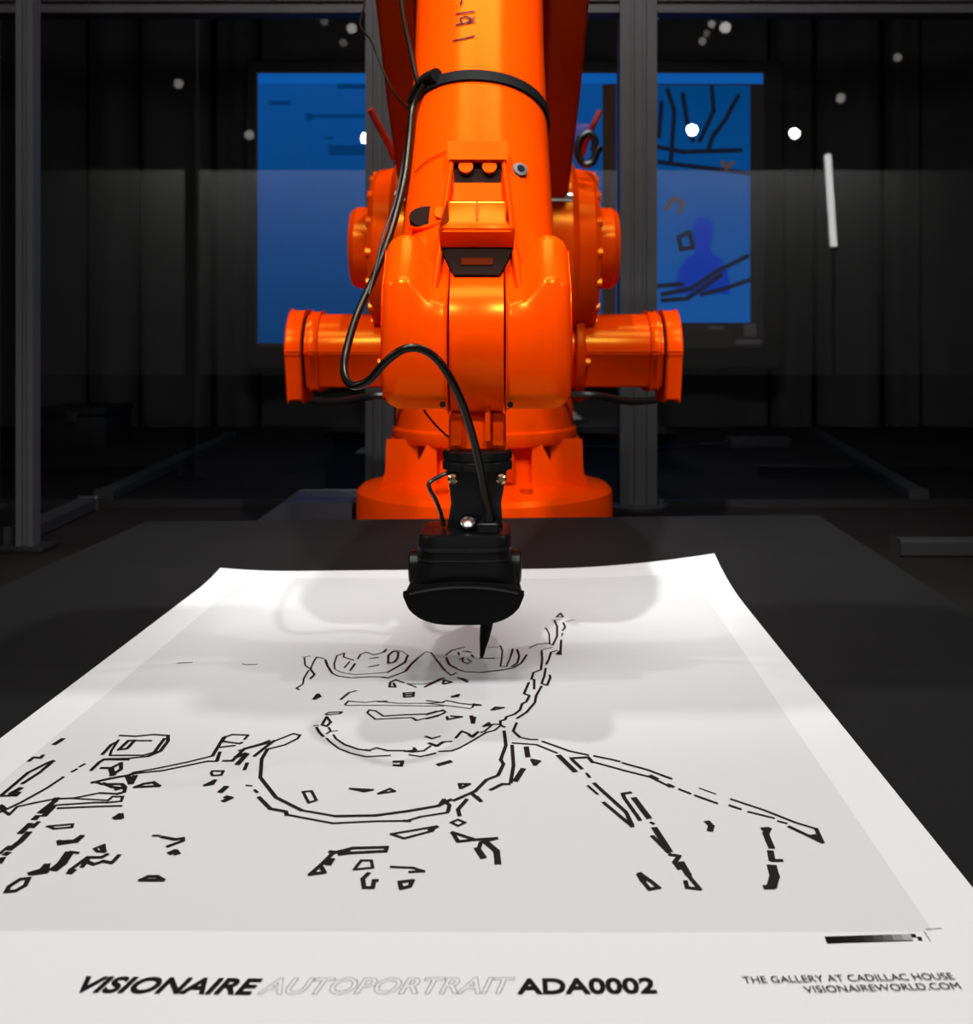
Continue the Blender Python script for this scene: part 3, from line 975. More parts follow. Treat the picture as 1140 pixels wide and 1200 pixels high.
# lettering along the near edge
def lettering(name, body, px0, px1, py_base0, py_base1, cap_px, m, shear=0.0, bold=0.0, outline=0.0, label=None):
    cu = bpy.data.curves.new(name + '_text', 'FONT')
    cu.body = body
    cu.size = 1.0
    cu.shear = shear
    cu.offset = bold
    cu.resolution_u = 6
    if outline > 0:
        cu.fill_mode = 'NONE'
        cu.bevel_depth = outline
        cu.bevel_resolution = 0
    ob = bpy.data.objects.new('lettering_source', cu)
    COL.objects.link(ob)
    dg = bpy.context.evaluated_depsgraph_get()
    me = bpy.data.meshes.new_from_object(ob.evaluated_get(dg))
    bpy.data.objects.remove(ob)
    xs_ = [v.co.x for v in me.vertices]
    ys_ = [v.co.y for v in me.vertices]
    x0, x1 = min(xs_), max(xs_)
    y0, y1 = 0.0, max(ys_)
    a, b = pp(px0, py_base0), pp(px1, py_base1)
    mid = ((py_base0 + py_base1) / 2)
    hgt = (on_plane(600, mid - cap_px, PZ) - on_plane(600, mid, PZ)).length
    ux = (b - a)
    L = ux.length
    ux.normalize()
    uy = Vector((-ux.y, ux.x, 0)).normalized()
    for v in me.vertices:
        s, t = (v.co.x - x0) / (x1 - x0), (v.co.y - y0) / (y1 - y0)
        p = a + ux * (s * L) + uy * (t * hgt)
        wx, wy = p.x, p.y + 0.95
        v.co = (p.x, p.y, paper_h(wx, wy) + 0.0006 + (v.co.z * 0.002))
    me.materials.clear()
    me.materials.append(m)
    o = bpy.data.objects.new(name, me)
    COL.objects.link(o)
    o.parent = poster
    if label:
        o['label'] = label
    return o


lettering('lettering', 'VISIONAIRE', 89, 301, 1163, 1165.5, 18, M['print_black'], 0.28, 0.026, label='bold slanted black title word')
lettering('lettering', 'AUTOPORTRAIT', 301, 604, 1165, 1163.3, 18.5, M['print_grey'], 0.30, 0.018, 0.007, label='outlined slanted title word')
lettering('lettering', 'ADA0002', 606, 770, 1164, 1163, 17.5, M['print_black'], 0.0, 0.028, label='bold black edition number')
lettering('lettering', 'THE GALLERY AT CADILLAC HOUSE', 872, 1119, 1152, 1148, 7.6, M['print_black'], label='small gallery line of print')
lettering('lettering', 'VISIONAIREWORLD.COM', 944, 1127, 1163.3, 1159.3, 7.6, M['print_black'], label='small web address line of print')


def pquad(px0, px1, ya0, ya1, yb0, yb1, dx=0.0):
    bm_ = bmesh.new()
    v = [bm_.verts.new(pp(x, y, 0.0003)) for x, y in ((px0 + dx, ya1), (px1 + dx, yb1), (px1, yb0), (px0, ya0))]
    bm_.faces.new(v)
    return bm_


tones = [0.004, 0.005, 0.008, 0.012, 0.03, 0.07, 0.13, 0.26, 0.40]
nb = len(tones)
for k, tn in enumerate(tones):
    s0, s1 = k / (nb + 1), (k + 1) / (nb + 1)
    xa, xb = 966 + 112 * s0, 966 + 112 * s1
    g = mat('print_tone', (tn, tn, tn), 0.8, spec=0.1)
    mk('tone_patch', pquad(xa, xb, 1098 - 3 * s0, 1105 - 3 * s0, 1098 - 3 * s1, 1105 - 3 * s1, 3), g, poster, smooth=0)
for (xa, xb, ya, yb) in [(1066, 1072, 1095.2, 1098.4), (1074, 1079, 1098.6, 1102)]:
    mk('tone_patch', pquad(xa, xb, ya, yb, ya, yb, 2), M['print_black'], poster, smooth=0)
bm = bmesh.new()
add_ribbon3(bm, [pp(1083, 1092), pp(1090, 1103)], 0.0004, UPV)
add_ribbon3(bm, [pp(1085, 1089), pp(1103, 1088)], 0.0004, UPV)
mk('crop_mark', bm, M['print_black'], poster, smooth=0)

# ------------------------------------------------------------------ the robot
BD = 2.2
BX = (568 - CX) * BD / F
PHI = math.radians(1.14)
robot = empty('industrial_robot', (BX, BD, 0.0), PHI)
tag(robot, 'orange industrial robot arm drawing with a pen on the white poster', 'robot')
R_INV = (Matrix.Translation((BX, BD, 0)) @ Matrix.Rotation(PHI, 4, 'Z')).inverted()


def L(px, py, d):
    return R_INV @ P(px, py, d)


def rp(name, bm, m='orange', parent=None, bevel=0.0, seg=2, smooth=35, label=None):
    return mk(name, bm, M[m], robot if parent is None else parent, bevel, seg, smooth, label)


# base ring and foot
base = rp('base', lathe((0, 0, 0.0), (0, 0, 1), [(0, 0.273), (0.118, 0.273), (0.132, 0.271), (0.141, 0.262), (0.147, 0.235), (0.160, 0.18)], 64), 'orange', smooth=30)
for k in range(8):
    an = math.pi / 8 + k * math.pi / 4
    rp('bolt', cyl((0.215 * math.cos(an), 0.215 * math.sin(an), 0.145), (0.215 * math.cos(an), 0.215 * math.sin(an), 0.158), 0.013, n=6), 'orange_dark', base)
# turret
tur = rp('turret', lathe((0, 0, 0.145), (0, 0, 1), [(0, 0.165), (0.03, 0.158), (0.085, 0.158), (0.092, 0.190), (0.105, 0.197), (0.118, 0.197), (0.122, 0.190), (0.26, 0.188), (0.30, 0.170)], 64), 'orange', smooth=30)
for s in (-1, 1):
    poly = [(s * 0.145, 0.148), (s * 0.203, 0.148), (s * 0.192, 0.18), (s * 0.190, 0.238), (s * 0.145, 0.238)]
    rp('gusset', prism_y(poly, -0.11, -0.02), 'orange', tur, bevel=0.010, seg=3)
    rp('gusset', prism_y([(s * 0.10, 0.148), (s * 0.15, 0.148), (s * 0.13, 0.20), (s * 0.11, 0.238), (s * 0.10, 0.238)], -0.155, -0.10), 'orange', tur, bevel=0.008)
rp('cover_plate', box(-0.05, 0.06, -0.165, -0.15, 0.165, 0.225), 'orange_dark', tur, bevel=0.004)
# shoulder block between the two drums
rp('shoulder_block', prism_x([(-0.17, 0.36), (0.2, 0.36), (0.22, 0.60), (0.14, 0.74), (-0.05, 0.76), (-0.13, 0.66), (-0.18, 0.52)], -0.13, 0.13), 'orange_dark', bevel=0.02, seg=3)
SZ = 0.640
for s in (-1, 1):
    prof = [(0.105, 0.10), (0.11, 0.185), (0.125, 0.198), (0.175, 0.198), (0.185, 0.188), (0.19, 0.176), (0.222, 0.172), (0.234, 0.160), (0.240, 0.10)]
    dr = rp('gear_drum', lathe((0, 0.0, SZ), (s, 0, 0), prof, 56), 'orange', smooth=30)
    rp('drum_cap', lathe((0, -0.02, SZ + 0.005), (s, 0, 0), [(0.235, 0.086), (0.268, 0.086), (0.280, 0.078), (0.283, 0.06)], 40), 'orange', dr, smooth=30)
    for k in range(16):
        an = k * math.pi / 8 + 0.1
        c = Vector((s * 0.222, 0.158 * math.cos(an), SZ + 0.158 * math.sin(an)))
        rp('bolt', cyl(c, c + Vector((s * 0.014, 0, 0)), 0.011, n=10), 'orange', dr)
    # axis motors low on each side: eight-sided housings with a taller end cap
    mz = 0.422
    oc = math.pi / 8
    def motor_outline(r, low, wl):
        up = [(-r * math.cos(k * math.pi / 20), mz + r * math.sin(k * math.pi / 20)) for k in range(21)]
        return up + [(r * 0.93, mz - 0.006), (wl, mz - low), (-wl, mz - low), (-r * 0.93, mz - 0.006)]
    mo = rp('motor', prism_x(motor_outline(0.083, 0.072, 0.052), s * 0.10, s * 0.372), 'orange', bevel=0.003, seg=2, smooth=25)
    rp('motor_end_cap', prism_x(motor_outline(0.091, 0.100, 0.060), s * 0.378, s * 0.410), 'orange', mo, bevel=0.008, seg=3, smooth=30)
    rp('motor_collar', prism_x(motor_outline(0.088, 0.078, 0.055), s * 0.345, s * 0.366), 'orange', mo, bevel=0.004, seg=2, smooth=30)
    rp('motor_seam', prism_x(motor_outline(0.084, 0.074, 0.053), s * 0.372, s * 0.3785), 'seam', mo)
    rp('motor_flange', lathe((0, 0, mz), (s, 0, 0), [(0.19, 0.104), (0.208, 0.104)], 40), 'orange_dark', mo, bevel=0.003)
    for k in range(6):
        an = k * math.pi / 3 + 0.2
        c = Vector((s * 0.208, 0.094 * math.cos(an), mz + 0.094 * math.sin(an)))
        rp('bolt', cyl(c, c + Vector((s * 0.010, 0, 0)), 0.009, n=8), 'orange', mo)
    rp('cable_pipe', tube([(s * 0.15, -0.10, mz - 0.085), (s * 0.22, -0.12, mz - 0.085), (s * 0.30, -0.07, mz - 0.10), (s * 0.36, -0.04, mz - 0.10)], 0.008), 'rubber', mo)

# lower arm: two flanged side beams joined by a rear web, leaning forward
A0 = Vector((0, 0.0, SZ))
A1 = Vector((0, -0.74, 1.205))
LA = (A1 - A0).normalized()
LN = Vector((0, -LA.z, LA.y)).normalized()      # forward-upward normal of the lower arm


def la(t, x, v):
    return A0 + LA * t + LN * v + Vector((x, 0, 0))


web_poly = []
llen = (A1 - A0).length
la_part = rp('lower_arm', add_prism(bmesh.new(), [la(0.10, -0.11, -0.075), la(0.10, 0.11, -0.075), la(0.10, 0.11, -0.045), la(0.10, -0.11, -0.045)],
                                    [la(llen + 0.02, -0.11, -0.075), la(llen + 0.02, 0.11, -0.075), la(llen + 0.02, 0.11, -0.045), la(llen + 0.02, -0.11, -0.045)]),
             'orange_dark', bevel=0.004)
for s in (-1, 1):
    def ring(t, xo, xi, vf, vb):
        return [la(t, s * xi, vb), la(t, s * xo, vb), la(t, s * xo, vf), la(t, s * xi, vf)]
    rings = [ring(0.165, 0.160, 0.115, 0.030, -0.04), ring(0.22, 0.166, 0.110, 0.045, -0.07), ring(0.45, 0.171, 0.108, 0.055, -0.08),
             ring(llen - 0.1, 0.172, 0.105, 0.07, -0.09), ring(llen + 0.06, 0.165, 0.105, 0.06, -0.07)]
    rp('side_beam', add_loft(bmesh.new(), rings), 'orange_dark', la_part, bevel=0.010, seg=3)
    c = la(0.19, s * 0.150, 0.03)
    rp('clevis_pin', cyl(c - Vector((s * 0.03, 0, 0)), c + Vector((s * 0.025, 0, 0)), 0.014, n=16), 'steel', la_part)
    rp('clevis_block', box(s * 0.14 - 0.025, s * 0.14 + 0.025, c.y - 0.03, c.y + 0.05, SZ + 0.15, SZ + 0.215), 'orange', la_part, bevel=0.006)
# elbow housing above the frame
rp('elbow_housing', lathe((-0.19, A1.y, A1.z), (1, 0, 0), [(0, 0.07), (0.01, 0.105), (0.06, 0.115), (0.32, 0.115), (0.37, 0.105), (0.38, 0.07)], 40), 'orange', smooth=30)

for s in (-1, 1):
    em = rp('elbow_motor', lathe((0, A1.y + 0.02, A1.z), (s, 0, 0), [(0.19, 0.09), (0.20, 0.095), (0.30, 0.095), (0.302, 0.088), (0.34, 0.088), (0.35, 0.07)], 32), 'orange', smooth=30)
    rp('motor_plug', box(s * 0.27 - 0.025, s * 0.27 + 0.025, A1.y - 0.0, A1.y + 0.05, A1.z + 0.085, A1.z + 0.13), 'black_plastic', em, bevel=0.004)
# upper arm
W0 = Vector((0, -1.11, 0.45))
TILT = math.radians(26)
UA = Vector((0, math.sin(TILT), math.cos(TILT)))
UN = Vector((0, -math.cos(TILT), math.sin(TILT)))


def ua(u, x, v):
    return W0 + UA * u + UN * v + Vector((x, 0, 0))


rings = []
for u, hx, hv, e in [(0.035, 0.080, 0.072, 2.6), (0.05, 0.0845, 0.078, 2.6), (0.09, 0.0850, 0.081, 2.5), (0.16, 0.0835, 0.082, 2.25), (0.20, 0.0825, 0.081, 2.12), (0.28, 0.0805, 0.079, 2.1),
                     (0.40, 0.0790, 0.078, 2.1), (0.60, 0.080, 0.078, 2.1), (0.84, 0.085, 0.08, 2.1)]:
    rings.append([ua(u, x, v) for x, v in superellipse(hx, hv, 64, e)])
upper = rp('upper_arm', add_loft(bmesh.new(), rings), 'orange', smooth=50)
VF = 0.081


def ubox(name, x0, x1, u0, u1, v0, v1, m='orange', bevel=0.003, top=None):
    """box on the front of the upper arm; top = (x0, x1) of the outer face when tapered"""
    t0, t1 = top if top else (x0, x1)
    a = [ua(u0, x0, v0), ua(u0, x1, v0), ua(u1, x1, v0), ua(u1, x0, v0)]
    b = [ua(u0, t0, v1), ua(u0, t1, v1), ua(u1, t1, v1), ua(u1, t0, v1)]
    return rp(name, add_loft(bmesh.new(), [a, b]), m, upper, bevel=bevel, seg=3)


# casting ribs and blocks on the front of the arm
ubox('casting_block', -0.029, 0.029, 0.172, 0.190, 0.05, 0.0925)
ubox('bolt_recess', -0.0235, 0.0235, 0.142, 0.1715, 0.05, 0.0820, 'seam', 0.001)  # filled box, the shade of the hollow is in its dark colour
for s in (-1, 1):
    rp('bolt', cyl(ua(0.1630, s * 0.0125, 0.078), ua(0.1630, s * 0.0125, 0.0885), 0.0062, n=20), 'orange', upper, bevel=0.0015)
    # side ribs running down to the wrist, spreading outward
    a = [ua(0.185, s * 0.024, 0.05), ua(0.185, s * 0.029, 0.05), ua(0.185, s * 0.029, 0.090), ua(0.185, s * 0.024, 0.090)]
    b = [ua(0.105, s * 0.029, 0.05), ua(0.105, s * 0.037, 0.05), ua(0.105, s * 0.036, 0.0905), ua(0.105, s * 0.031, 0.0905)]
    c = [ua(-0.005, s * 0.038, 0.05), ua(-0.005, s * 0.051, 0.05), ua(-0.005, s * 0.049, 0.076), ua(-0.005, s * 0.043, 0.076)]
    rp('casting_rib', add_loft(bmesh.new(), [a, b, c]), 'orange', upper, bevel=0.002, seg=3)
ubox('casting_web', -0.022, 0.022, 0.112, 0.1415, 0.05, 0.0850)
# overhanging block: sloped roof, upright face, undercut below
prof = [(0.120, 0.07), (0.116, 0.094), (0.086, 0.1035), (0.074, 0.1050), (0.066, 0.086), (0.066, 0.07)]
bm = bmesh.new()
add_loft(bm, [[ua(u, -0.037 if u < 0.08 else -0.0305, v) for u, v in prof], [ua(u, 0.037 if u < 0.08 else 0.0305, v) for u, v in prof]])
hood = rp('casting_hood', bm, 'orange', upper, bevel=0.0025, seg=3)
rp('hood_seam', box(-0.0012, 0.0012, -0.0005, 0.0005, 0, 0.028, Matrix.Translation(ua(0.086, 0, 0.1040)) @ Matrix(((1, 0, 0), (0, UN.y, UA.y), (0, UN.z, UA.z))).to_4x4()), 'orange_dark', upper)
pk = [(-0.037, 0.0655), (0.037, 0.0655), (0.023, 0.034), (-0.023, 0.034)]
rp('pocket', add_loft(bmesh.new(), [[ua(u, x, 0.06) for x, u in pk], [ua(u, x, 0.0845) for x, u in pk]]), 'seam', upper)  # solid wedge, dark colour stands in for shade under the hood
ubox('pocket_plug', -0.015, 0.015, 0.046, 0.052, 0.08, 0.0855, 'pocket_red', 0.001)
# slot in the left side of the arm with a bolt head showing
sl_c = [ua(0.112 + 0.013 * math.sin(k * math.pi / 8), -0.052 + 0.020 * math.cos(k * math.pi / 8), 0.0) for k in range(16)]
rp('side_slot', add_loft(bmesh.new(), [[p + UN * 0.05 for p in sl_c], [p + UN * 0.0705 + Vector((0, 0, 0)) for p in sl_c]]), 'seam', upper)
rp('side_slot_rim', tube([ua(0.104, -0.071, 0.061), ua(0.099, -0.055, 0.0695), ua(0.102, -0.036, 0.076)], 0.0025), 'orange', upper)
rp('bolt', cyl(ua(0.112, -0.038, 0.065), ua(0.112, -0.038, 0.079), 0.006, n=16), 'orange', upper, bevel=0.001)
# grey plug with a dark hole on the right
pc = ua(0.170, 0.046, 0.0745)
pn = (UN + Vector((0.35, 0, 0))).normalized()
pg = rp('round_plug', lathe(pc - pn * 0.004, pn, [(0, 0.008), (0.003, 0.0085), (0.004, 0.0078), (0.0045, 0.005)], 24), 'alu', upper)
rp('plug_hole', cyl(pc + pn * 0.0002, pc + pn * 0.0012, 0.0042, n=16), 'black_matte', upper)
# parting seam of the tube above the casting
rp('seam_line', tube([ua(0.180, -0.070, 0.052), ua(0.186, -0.055, 0.0665), ua(0.190, -0.034, 0.0785)], 0.0009, 6), 'orange_dark', upper)

# marker lettering on the tube, reading along the arm
bm = bmesh.new()


def mark(pts, wd=0.0022):
    q = []
    for px, py in pts:
        sy = (CY - py) / F
        # meet the front surface of the tube
        v = 0.0795
        x = 0.0
        for _ in range(6):
            den = UA.z - sy * UA.y
            u = (sy * (BD + W0.y + UN.y * v) - (W0.z + UN.z * v - CAM_Z)) / den
            d = BD + W0.y + UA.y * u + UN.y * v
            x = (px - 562) * d / F
            v = 0.0792 * max(0.0, 1 - abs(x / 0.0798) ** 2.1) ** (1 / 2.1) + 0.0006
        q.append(ua(u, x, v))
    add_ribbon3(bm, q, wd, UN)


mark([(532, 47.5), (545, 45), (557, 42)])
mark([(535, 29), (546, 27), (557, 25)])
mark([(542, 27.5), (540, 22), (546, 19), (552, 21), (551, 26)])
mark([(547, 27), (557, 20)], 0.0018)
mark([(535, 16), (546, 14.5), (557, 13)])
mark([(540, 5), (542, 0)])
rp('marker_lettering', bm, 'marker', upper, smooth=0, label='dark marker letters written along the arm')

# wrist fork: two cheeks with a tilting centre piece
cheek = [(-1.150, 0.560), (-1.168, 0.535), (-1.196, 0.512), (-1.206, 0.470), (-1.206, 0.420), (-1.198, 0.395), (-1.180, 0.383), (-1.05, 0.383), (-1.02, 0.43), (-1.02, 0.56)]
for s in (-1, 1):
    bm = bmesh.new()
    # tapered outward so that the front shows a chamfered flank
    def shr(k, f):
        cy0, cz0 = -1.10, 0.46
        return [Vector((0, cy0 + (y - cy0) * f, cz0 + (z - cz0) * f)) + Vector((s * k, 0, 0)) for y, z in cheek]
    def dip(r, dz):
        return [v - Vector((0, 0, dz * max(0.0, min(1.0, (v.z - 0.49) / 0.03)))) for v in r]
    add_loft(bm, [dip(shr(0.0285, 1.0), 0.034), dip(shr(0.046, 1.0), 0.028), dip(shr(0.058, 1.0), 0.010), dip(shr(0.066, 1.0), 0.0), shr(0.079, 1.0), shr(0.090, 0.93), shr(0.0945, 0.80)])
    ck = rp('wrist_cheek', bm, 'orange', bevel=0.006, seg=3, smooth=45)
    c = Vector((s * 0.033, -1.198, 0.389))
    rp('bolt', cyl(c, c + Vector((0, -0.006, 0)), 0.003, n=8), 'seam', ck)
tc_poly = []
for k in range(21):
    an = math.radians(75 + k * 9.5)
    tc_poly.append((-1.115 + 0.089 * math.cos(an), 0.450 + 0.082 * math.sin(an)))
tc_poly += [(-1.165, 0.372), (-1.06, 0.372), (-1.04, 0.45), (-1.06, 0.52)]
wc = rp('wrist_centre', prism_x(tc_poly, -0.0268, 0.0268), 'orange', bevel=0.002, seg=2, smooth=25)
fx, fy = 0.0, -1.135
rp('wrist_neck', lathe((fx, fy, 0.379), (0, 0, -1), [(0, 0.0225), (0.008, 0.0225)], 32), 'orange', wc)
rp('neck_rib', box(fx + 0.008, fx + 0.014, fy - 0.036, fy - 0.02, 0.350, 0.40), 'orange', wc, bevel=0.002)
fl_ = rp('tool_flange', lathe((fx, fy, 0.376), (0, 0, -1), [(0, 0.027), (0.002, 0.0295), (0.034, 0.0300), (0.037, 0.028)], 40), 'orange', smooth=30)
for s in (-1, 1):
    rp('flange_lug', box(fx + s * 0.021 - 0.006, fx + s * 0.021 + 0.006, fy - 0.029, fy - 0.015, 0.345, 0.378), 'orange', fl_, bevel=0.002)

# pen tool bolted to the flange
tool = rp('pen_tool', lathe((fx, fy, 0.339), (0, 0, -1), [(0, 0.034), (0.002, 0.0362), (0.009, 0.0362), (0.0095, 0.0348), (0.012, 0.0348), (0.0125, 0.0362), (0.020, 0.0362), (0.021, 0.034)], 48),
          'adapter', smooth=30, label='black flange adapter carrying the pen holder')
brk = [(-0.027, 0.317), (0.027, 0.317), (0.0215, 0.285), (0.0235, 0.256), (-0.0285, 0.256), (-0.0235, 0.285)]
rp('bracket', prism_y([(fx + x, z) for x, z in brk], fy - 0.018, fy + 0.02), 'adapter', tool, bevel=0.003)
rp('bracket_plate', prism_y([(fx - 0.018, 0.320), (fx + 0.017, 0.320), (fx + 0.012, 0.262), (fx - 0.020, 0.262)], fy - 0.026, fy - 0.018), 'black_plastic', tool, bevel=0.002)
for s in (-1, 1):
    c = Vector((fx + s * 0.0245, fy - 0.026, 0.311))
    rp('screw', lathe(c, (0, -1, 0), [(-0.008, 0.0035), (0, 0.0035), (0.0005, 0.0055), (0.004, 0.0052), (0.006, 0.003)], 16), 'brass', tool)
c = Vector((fx - 0.009, fy - 0.036, 0.268))
rp('screw', lathe(c, (0, -0.6, 0.8), [(-0.006, 0.004), (0, 0.004), (0.0005, 0.0078), (0.002, 0.0075), (0.0035, 0.005)], 20), 'steel', tool)
rings = []
HB = fx - 0.012
bc = fy - 0.012


def hring(z, hx, yf, yb, e=5.0):
    cy0, hy = (yf + yb) / 2, (yb - yf) / 2
    return [Vector((HB + x, cy0 + y, z)) for x, y in superellipse(hx, hy, 56, e)]


yf, yb = -1.196, -1.108
prof = [(0.2595, 0.0425, yf + 0.004, yb), (0.2585, 0.0448, yf + 0.001, yb), (0.2555, 0.0460, yf, yb), (0.2475, 0.0464, yf - 0.001, yb), (0.2470, 0.0474, yf - 0.003, yb), (0.2440, 0.0474, yf - 0.003, yb),
        (0.2435, 0.0466, yf - 0.001, yb), (0.2360, 0.0470, yf - 0.002, yb), (0.2355, 0.0478, yf - 0.003, yb), (0.2345, 0.0478, yf - 0.003, yb), (0.2340, 0.0470, yf - 0.002, yb),
        (0.222, 0.0500, yf - 0.004, yb), (0.208, 0.0545, yf - 0.004, yb), (0.196, 0.0520, yf - 0.000, yb - 0.002), (0.186, 0.0420, yf + 0.010, yb - 0.01), (0.1825, 0.030, yf + 0.02, yb - 0.02)]
for z, hx, a, b in prof:
    rings.append(hring(z, hx, a, b))
hold = rp('pen_holder', add_loft(bmesh.new(), rings[::-1]), 'black_plastic', tool, smooth=28)
# curved visor across the lower front
vis = []
for k in range(25):
    s = -1 + 2 * k / 24
    vis.append((HB + 0.0565 * s, 0.2120 + 0.0060 * (1 - s * s)))
for k in range(25):
    s = 1 - 2 * k / 24
    e = (1 - abs(s) ** 3.2)
    vis.append((HB + 0.0565 * s, 0.2085 - 0.0265 * max(e, 0) ** 0.62))
rp('visor', add_prism(bmesh.new(), [Vector((x, yf - 0.022, z - 0.002)) for x, z in vis], [Vector((HB + (x - HB) * 0.95, yf + 0.055, 0.205 + (z - 0.205) * 0.86)) for x, z in vis]), 'black_matte', tool, bevel=0.0016, seg=2, smooth=50)
lip = [Vector((HB + 0.052 * q, yf - 0.0215, 0.2088 + 0.0062 * (1 - q * q))) for q in (-1, -0.75, -0.5, -0.25, 0, 0.25, 0.5, 0.75, 1)]
rp('visor_lip', tube(lip, 0.0017, 10, 4), 'gloss_black', tool)
for s in (-1, 1):
    c = Vector((HB + s * 0.044, yf + 0.035, 0.222))
    rp('side_knob', lathe(c, (s, 0, 0), [(0, 0.017), (0.011, 0.017), (0.0125, 0.015), (0.013, 0.010)], 28), 'black_plastic', tool, smooth=30)
conn = Vector((fx + 0.011, fy - 0.040, 0.2600))
rp('cable_plug', box(conn.x - 0.011, conn.x + 0.011, conn.y - 0.010, conn.y + 0.010, 0.2575, 0.270), 'black_plastic', tool, bevel=0.003, seg=3)
rp('cable_plug', cyl((conn.x, conn.y, 0.270), (conn.x - 0.001, conn.y + 0.002, 0.282), 0.0065, 0.0052), 'black_plastic', tool)
tip = R_INV @ on_plane(564, 771, PZ + 0.0016)
ptop = R_INV @ P(575, 700, 1.062)
ax = (ptop - tip).normalized()
pen_len = (ptop - tip).length
rp('pen', lathe(tip, ax, [(0, 0.0016), (0.003, 0.0022), (0.010, 0.0032), (0.018, 0.0048), (0.030, 0.0062), (0.036, 0.0065), (pen_len, 0.0066)], 24), 'black_matte', tool, smooth=40,
   label='black felt pen touching the paper')

# ------------------------------------------------------------------ strap and cables on the robot
def strap_ring(u0, slope, half, thick):
    """band around the tube"""
    bm_ = bmesh.new()
    r_in, r_out = [], []
    prof_ = superellipse(1, 1, 64, 2.1)
    loops = []
    for (du, g) in ((-half, 0.0005), (half, 0.0005), (half, thick), (-half, thick)):
        lp = []
        for x, v in prof_:
            hx, hv = 0.0802 + g, 0.0788 + g
            lp.append(bm_.verts.new(ua(u0 + du + slope * x, x * hx, v * hv)))
        loops.append(lp)
    n = len(prof_)
    for a in range(4):
        A, B = loops[a], loops[(a + 1) % 4]
        for i in range(n):
            j = (i + 1) % n
            bm_.faces.new((A[i], A[j], B[j], B[i]))
    return bm_


st = rp('cable_strap', strap_ring(0.292, -0.004, 0.0068, 0.0035), 'strap', smooth=40)
c = [L(485, 120, 1.20), L(497, 97, 1.175), L(512, 88, 1.155)]
rp('strap_bundle', tube([c[0], c[1], c[2]], 0.0085, 12), 'strap', st)
main = [L(497, 100, 1.165), L(484, 125, 1.165), L(480, 160, 1.15), L(474, 210, 1.13), L(460, 265, 1.11), L(440, 320, 1.08), L(418, 370, 1.04), L(405, 415, 1.01), L(404, 440, 0.985), L(414, 452, 0.965),
        L(432, 446, 0.955), L(452, 424, 0.945), L(474, 409, 0.94), L(496, 410, 0.945), L(517, 427, 0.95), L(537, 462, 0.96), L(552, 505, 0.985), L(563, 550, 1.01), L(570, 590, 1.022)]
main.append(Vector((conn.x, conn.y, 0.279)))
rp('power_cable', tube(main, 0.0040, 12, 8), 'cable')
rp('signal_wire', tube([L(486, 130, 1.165), L(474, 180, 1.15), L(463, 235, 1.12), L(449, 275, 1.10), L(441, 310, 1.08), L(432, 345, 1.055)], 0.0014, 8), 'rubber')
rp('signal_wire', tube([L(428, -30, 1.40), L(427, 5, 1.36), L(422, 30, 1.32), L(436, 50, 1.29), L(452, 90, 1.25), L(464, 112, 1.22), L(484, 132, 1.17)], 0.0014, 8), 'cable')
rp('signal_wire', tube([L(468, -30, 1.32), L(472, 15, 1.27), L(480, 55, 1.22), L(488, 92, 1.18), L(492, 100, 1.168)], 0.0030, 8), 'cable')
rp('thin_wire', tube([L(497, 481, 1.09), L(505, 492, 1.08), L(515, 503, 1.075), L(526, 513, 1.07)], 0.0012, 8), 'rubber')
rp('thin_wire', tube([L(536, 549, 1.055), L(520, 556, 1.05), L(504, 565, 1.04), L(503, 572, 1.04), L(510, 585, 1.04), L(516, 600, 1.045), L(520, 616, 1.05)], 0.0022, 8), 'rubber')
rp('shoulder_wire', tube([L(434, 128, 2.10), L(444, 148, 2.12), L(455, 168, 2.15), L(462, 186, 2.18)], 0.007, 8), 'redwire')
rp('shoulder_wire', tube([L(703, 130, 2.10), L(695, 147, 2.10), L(688, 162, 2.12), L(682, 182, 2.16)], 0.006, 8), 'redwire')
rp('cable_loop', tube([L(696, 178, 2.08), L(697, 165, 2.08), L(690, 156, 2.08), L(680, 163, 2.08), L(677, 180, 2.08), L(684, 192, 2.08), L(694, 190, 2.08), L(699, 178, 2.08), L(703, 172, 2.08)], 0.008, 8), 'rubber')
rp('cable_fitting', cyl(L(650, 187, 2.08), L(640, 187, 2.10), 0.016), 'steel')

# ------------------------------------------------------------------ ceiling spotlights and tube light that mirror in the glass
LZ = 2.9
aim = Vector((-0.05, 1.4, 0.6))
lens_mats = {}


def lamp(px, py, diam_px, strength, label, col=(1, 0.97, 0.92)):
    sl_y = (CY - py) / F
    dv = (LZ - CAM_Z) / sl_y
    pos = Vector(((px - CX) / F * dv, 2 * (GD - 0.003) - dv, LZ))
    r = diam_px * dv / F / 2
    root = empty('ceiling_spotlight', (pos.x, pos.y, 3.25))
    tag(root, label, 'spotlight', 'ceiling spotlights mirrored in the glass')
    c = pos - root.location
    a = (aim - pos).normalized()
    key = (strength, col)
    if key not in lens_mats:
        lens_mats[key] = emission('lamp_lens', col, strength)
    mk('housing', lathe(c - a * 0.001, -a, [(0, r * 1.04), (0.002, r * 1.1), (0.14, r * 1.1), (0.18, r * 0.7), (0.185, r * 0.3)], 24), M['case'], root)
    mk('lens', lathe(c, a, [(0, r), (0.003, r * 0.98), (0.006, r * 0.7)], 24), lens_mats[key], root)
    back = c - a * 0.10
    mk('stem', cyl((back.x, back.y, back.z + r * 0.8), (back.x, back.y, 0.0), 0.012, n=10), M['case'], root)
    mk('ceiling_plate', cyl((back.x, back.y, -0.02), (back.x, back.y, -0.0005), 0.05), M['case'], root)


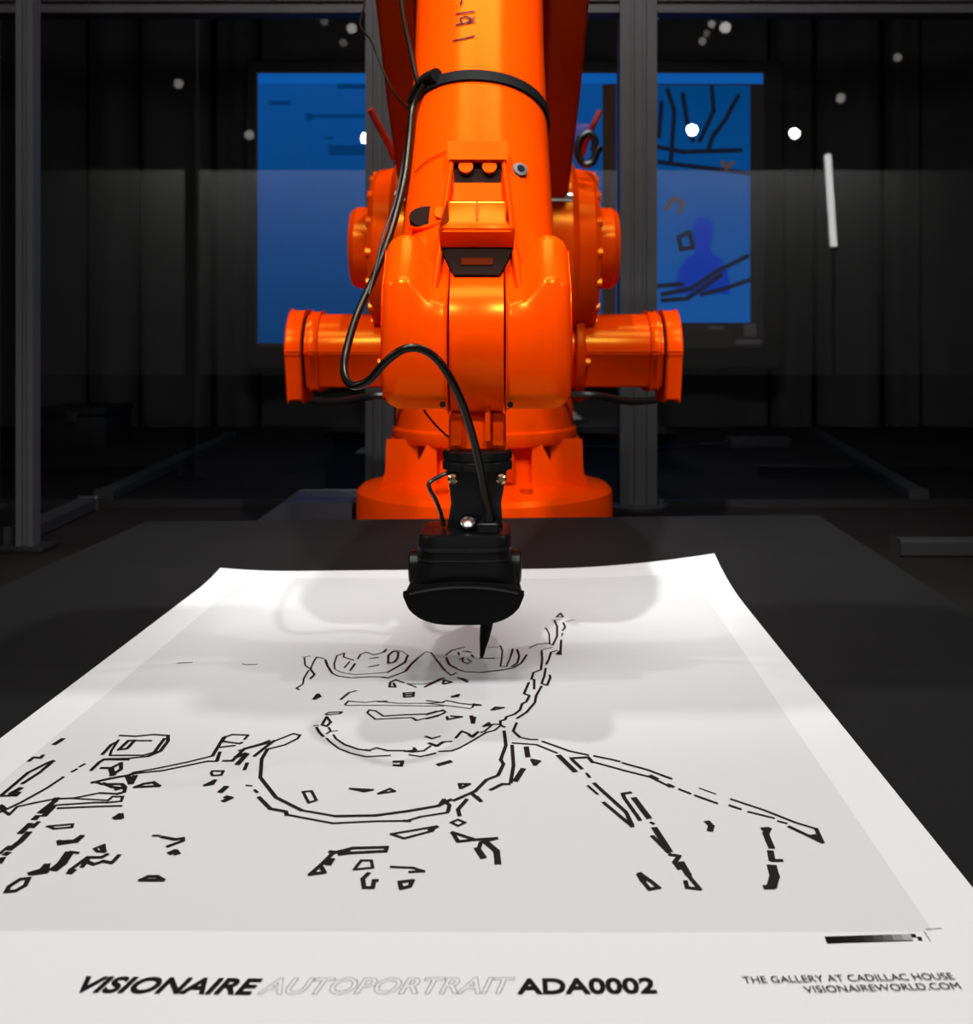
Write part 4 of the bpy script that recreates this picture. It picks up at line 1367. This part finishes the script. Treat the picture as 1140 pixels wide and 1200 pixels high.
B3, B2_, B1, B0 = 60.0, 6.0, 1.8, 0.7
for px, py, dp, stg, lab in [
    (429, 162, 13, B3, 'brightest spotlight dot, against the left blue screen beside the robot'),
    (811, 152, 13, B3, 'bright spotlight dot mirrored over the right blue picture'),
    (931, 156, 12, B3, 'bright white spotlight dot right of the screen'),
    (54, 178, 12, B2_, 'bright spotlight dot beside the slim left post'),
    (767, 19, 11, 3.0, 'spotlight dot at the top of the thick right post'),
    (850, 32, 13, B2_ * 0.7, 'larger spotlight dot of the cluster near the top right'),
    (834, 28, 9, B1, 'small spotlight dot just left of the largest one in the top cluster'),
    (828, 39, 8, B0, 'faint spotlight dot in the middle of the top right cluster'),
    (823, 48, 9, B1 * 0.7, 'lowest faint spotlight dot of the top right cluster'),
    (1052, 67, 10, B1 * 0.7, 'dim spotlight dot high near the right edge'),
    (985, 115, 11, B1, 'dim spotlight dot above the mirrored tube light'),
    (1092, 181, 11, B1, 'dim spotlight dot low near the right edge'),
    (998, 177, 9, B0 * 0.6, 'very faint spotlight dot just right of the tube light'),
    (292, 158, 11, B1, 'dim spotlight dot on the left edge of the blue screen'),
    (209, 98, 11, B1 * 0.8, 'dim spotlight dot high over the left curtains'),
    (172, 176, 9, B0 * 0.4, 'faintest spotlight dot over the left curtains'),
    (412, 33, 12, 2.6, 'spotlight dot high left of the robot arm'),
    (380, 25, 9, B0, 'faint spotlight dot, upper left of the one by the arm'),
    (402, 50, 9, B0, 'faint spotlight dot just below the one by the arm'),
]:
    lamp(px, py, dp, stg, lab)
lamp(38, 2, 14, 3.0, 'spotlight dot at the very top left corner')
lamp(300, 4, 20, 2.5, 'green spotlight dot at the top edge above the left screen', (0.25, 0.9, 0.15))

dv = 8.0
tp, tb = P(970, 181, dv), P(977, 289, dv)
ty = 2 * (GD - 0.003) - dv
tl = empty('tube_light', (tb.x, ty, 0.0))
tag(tl, 'slim upright white tube light, mirrored in the glass at right', 'tube light')
o = Vector((tb.x, ty, 0))
q0, q1 = Vector((tb.x, ty, tb.z)) - o, Vector((tp.x, ty, tp.z)) - o
mk('tube', cyl(q0, q1, 0.026), emission('tube_glow', (1, 1, 1), 6.5), tl)
mk('end_cap', cyl(q0 - Vector((0, 0, 0.03)), q0 - Vector((0, 0, 0.001)), 0.028), M['case'], tl)
mk('end_cap', cyl(q1 + Vector((0, 0, 0.001)), q1 + Vector((0, 0, 0.03)), 0.028), M['case'], tl)
mk('stand_pole', cyl((0, 0, 0.02), q0 - Vector((0, 0, 0.03)), 0.012), M['case'], tl)
mk('stand_base', lathe((0, 0, 0), (0, 0, 1), [(0, 0.16), (0.015, 0.16), (0.02, 0.15)], 32), M['case'], tl)
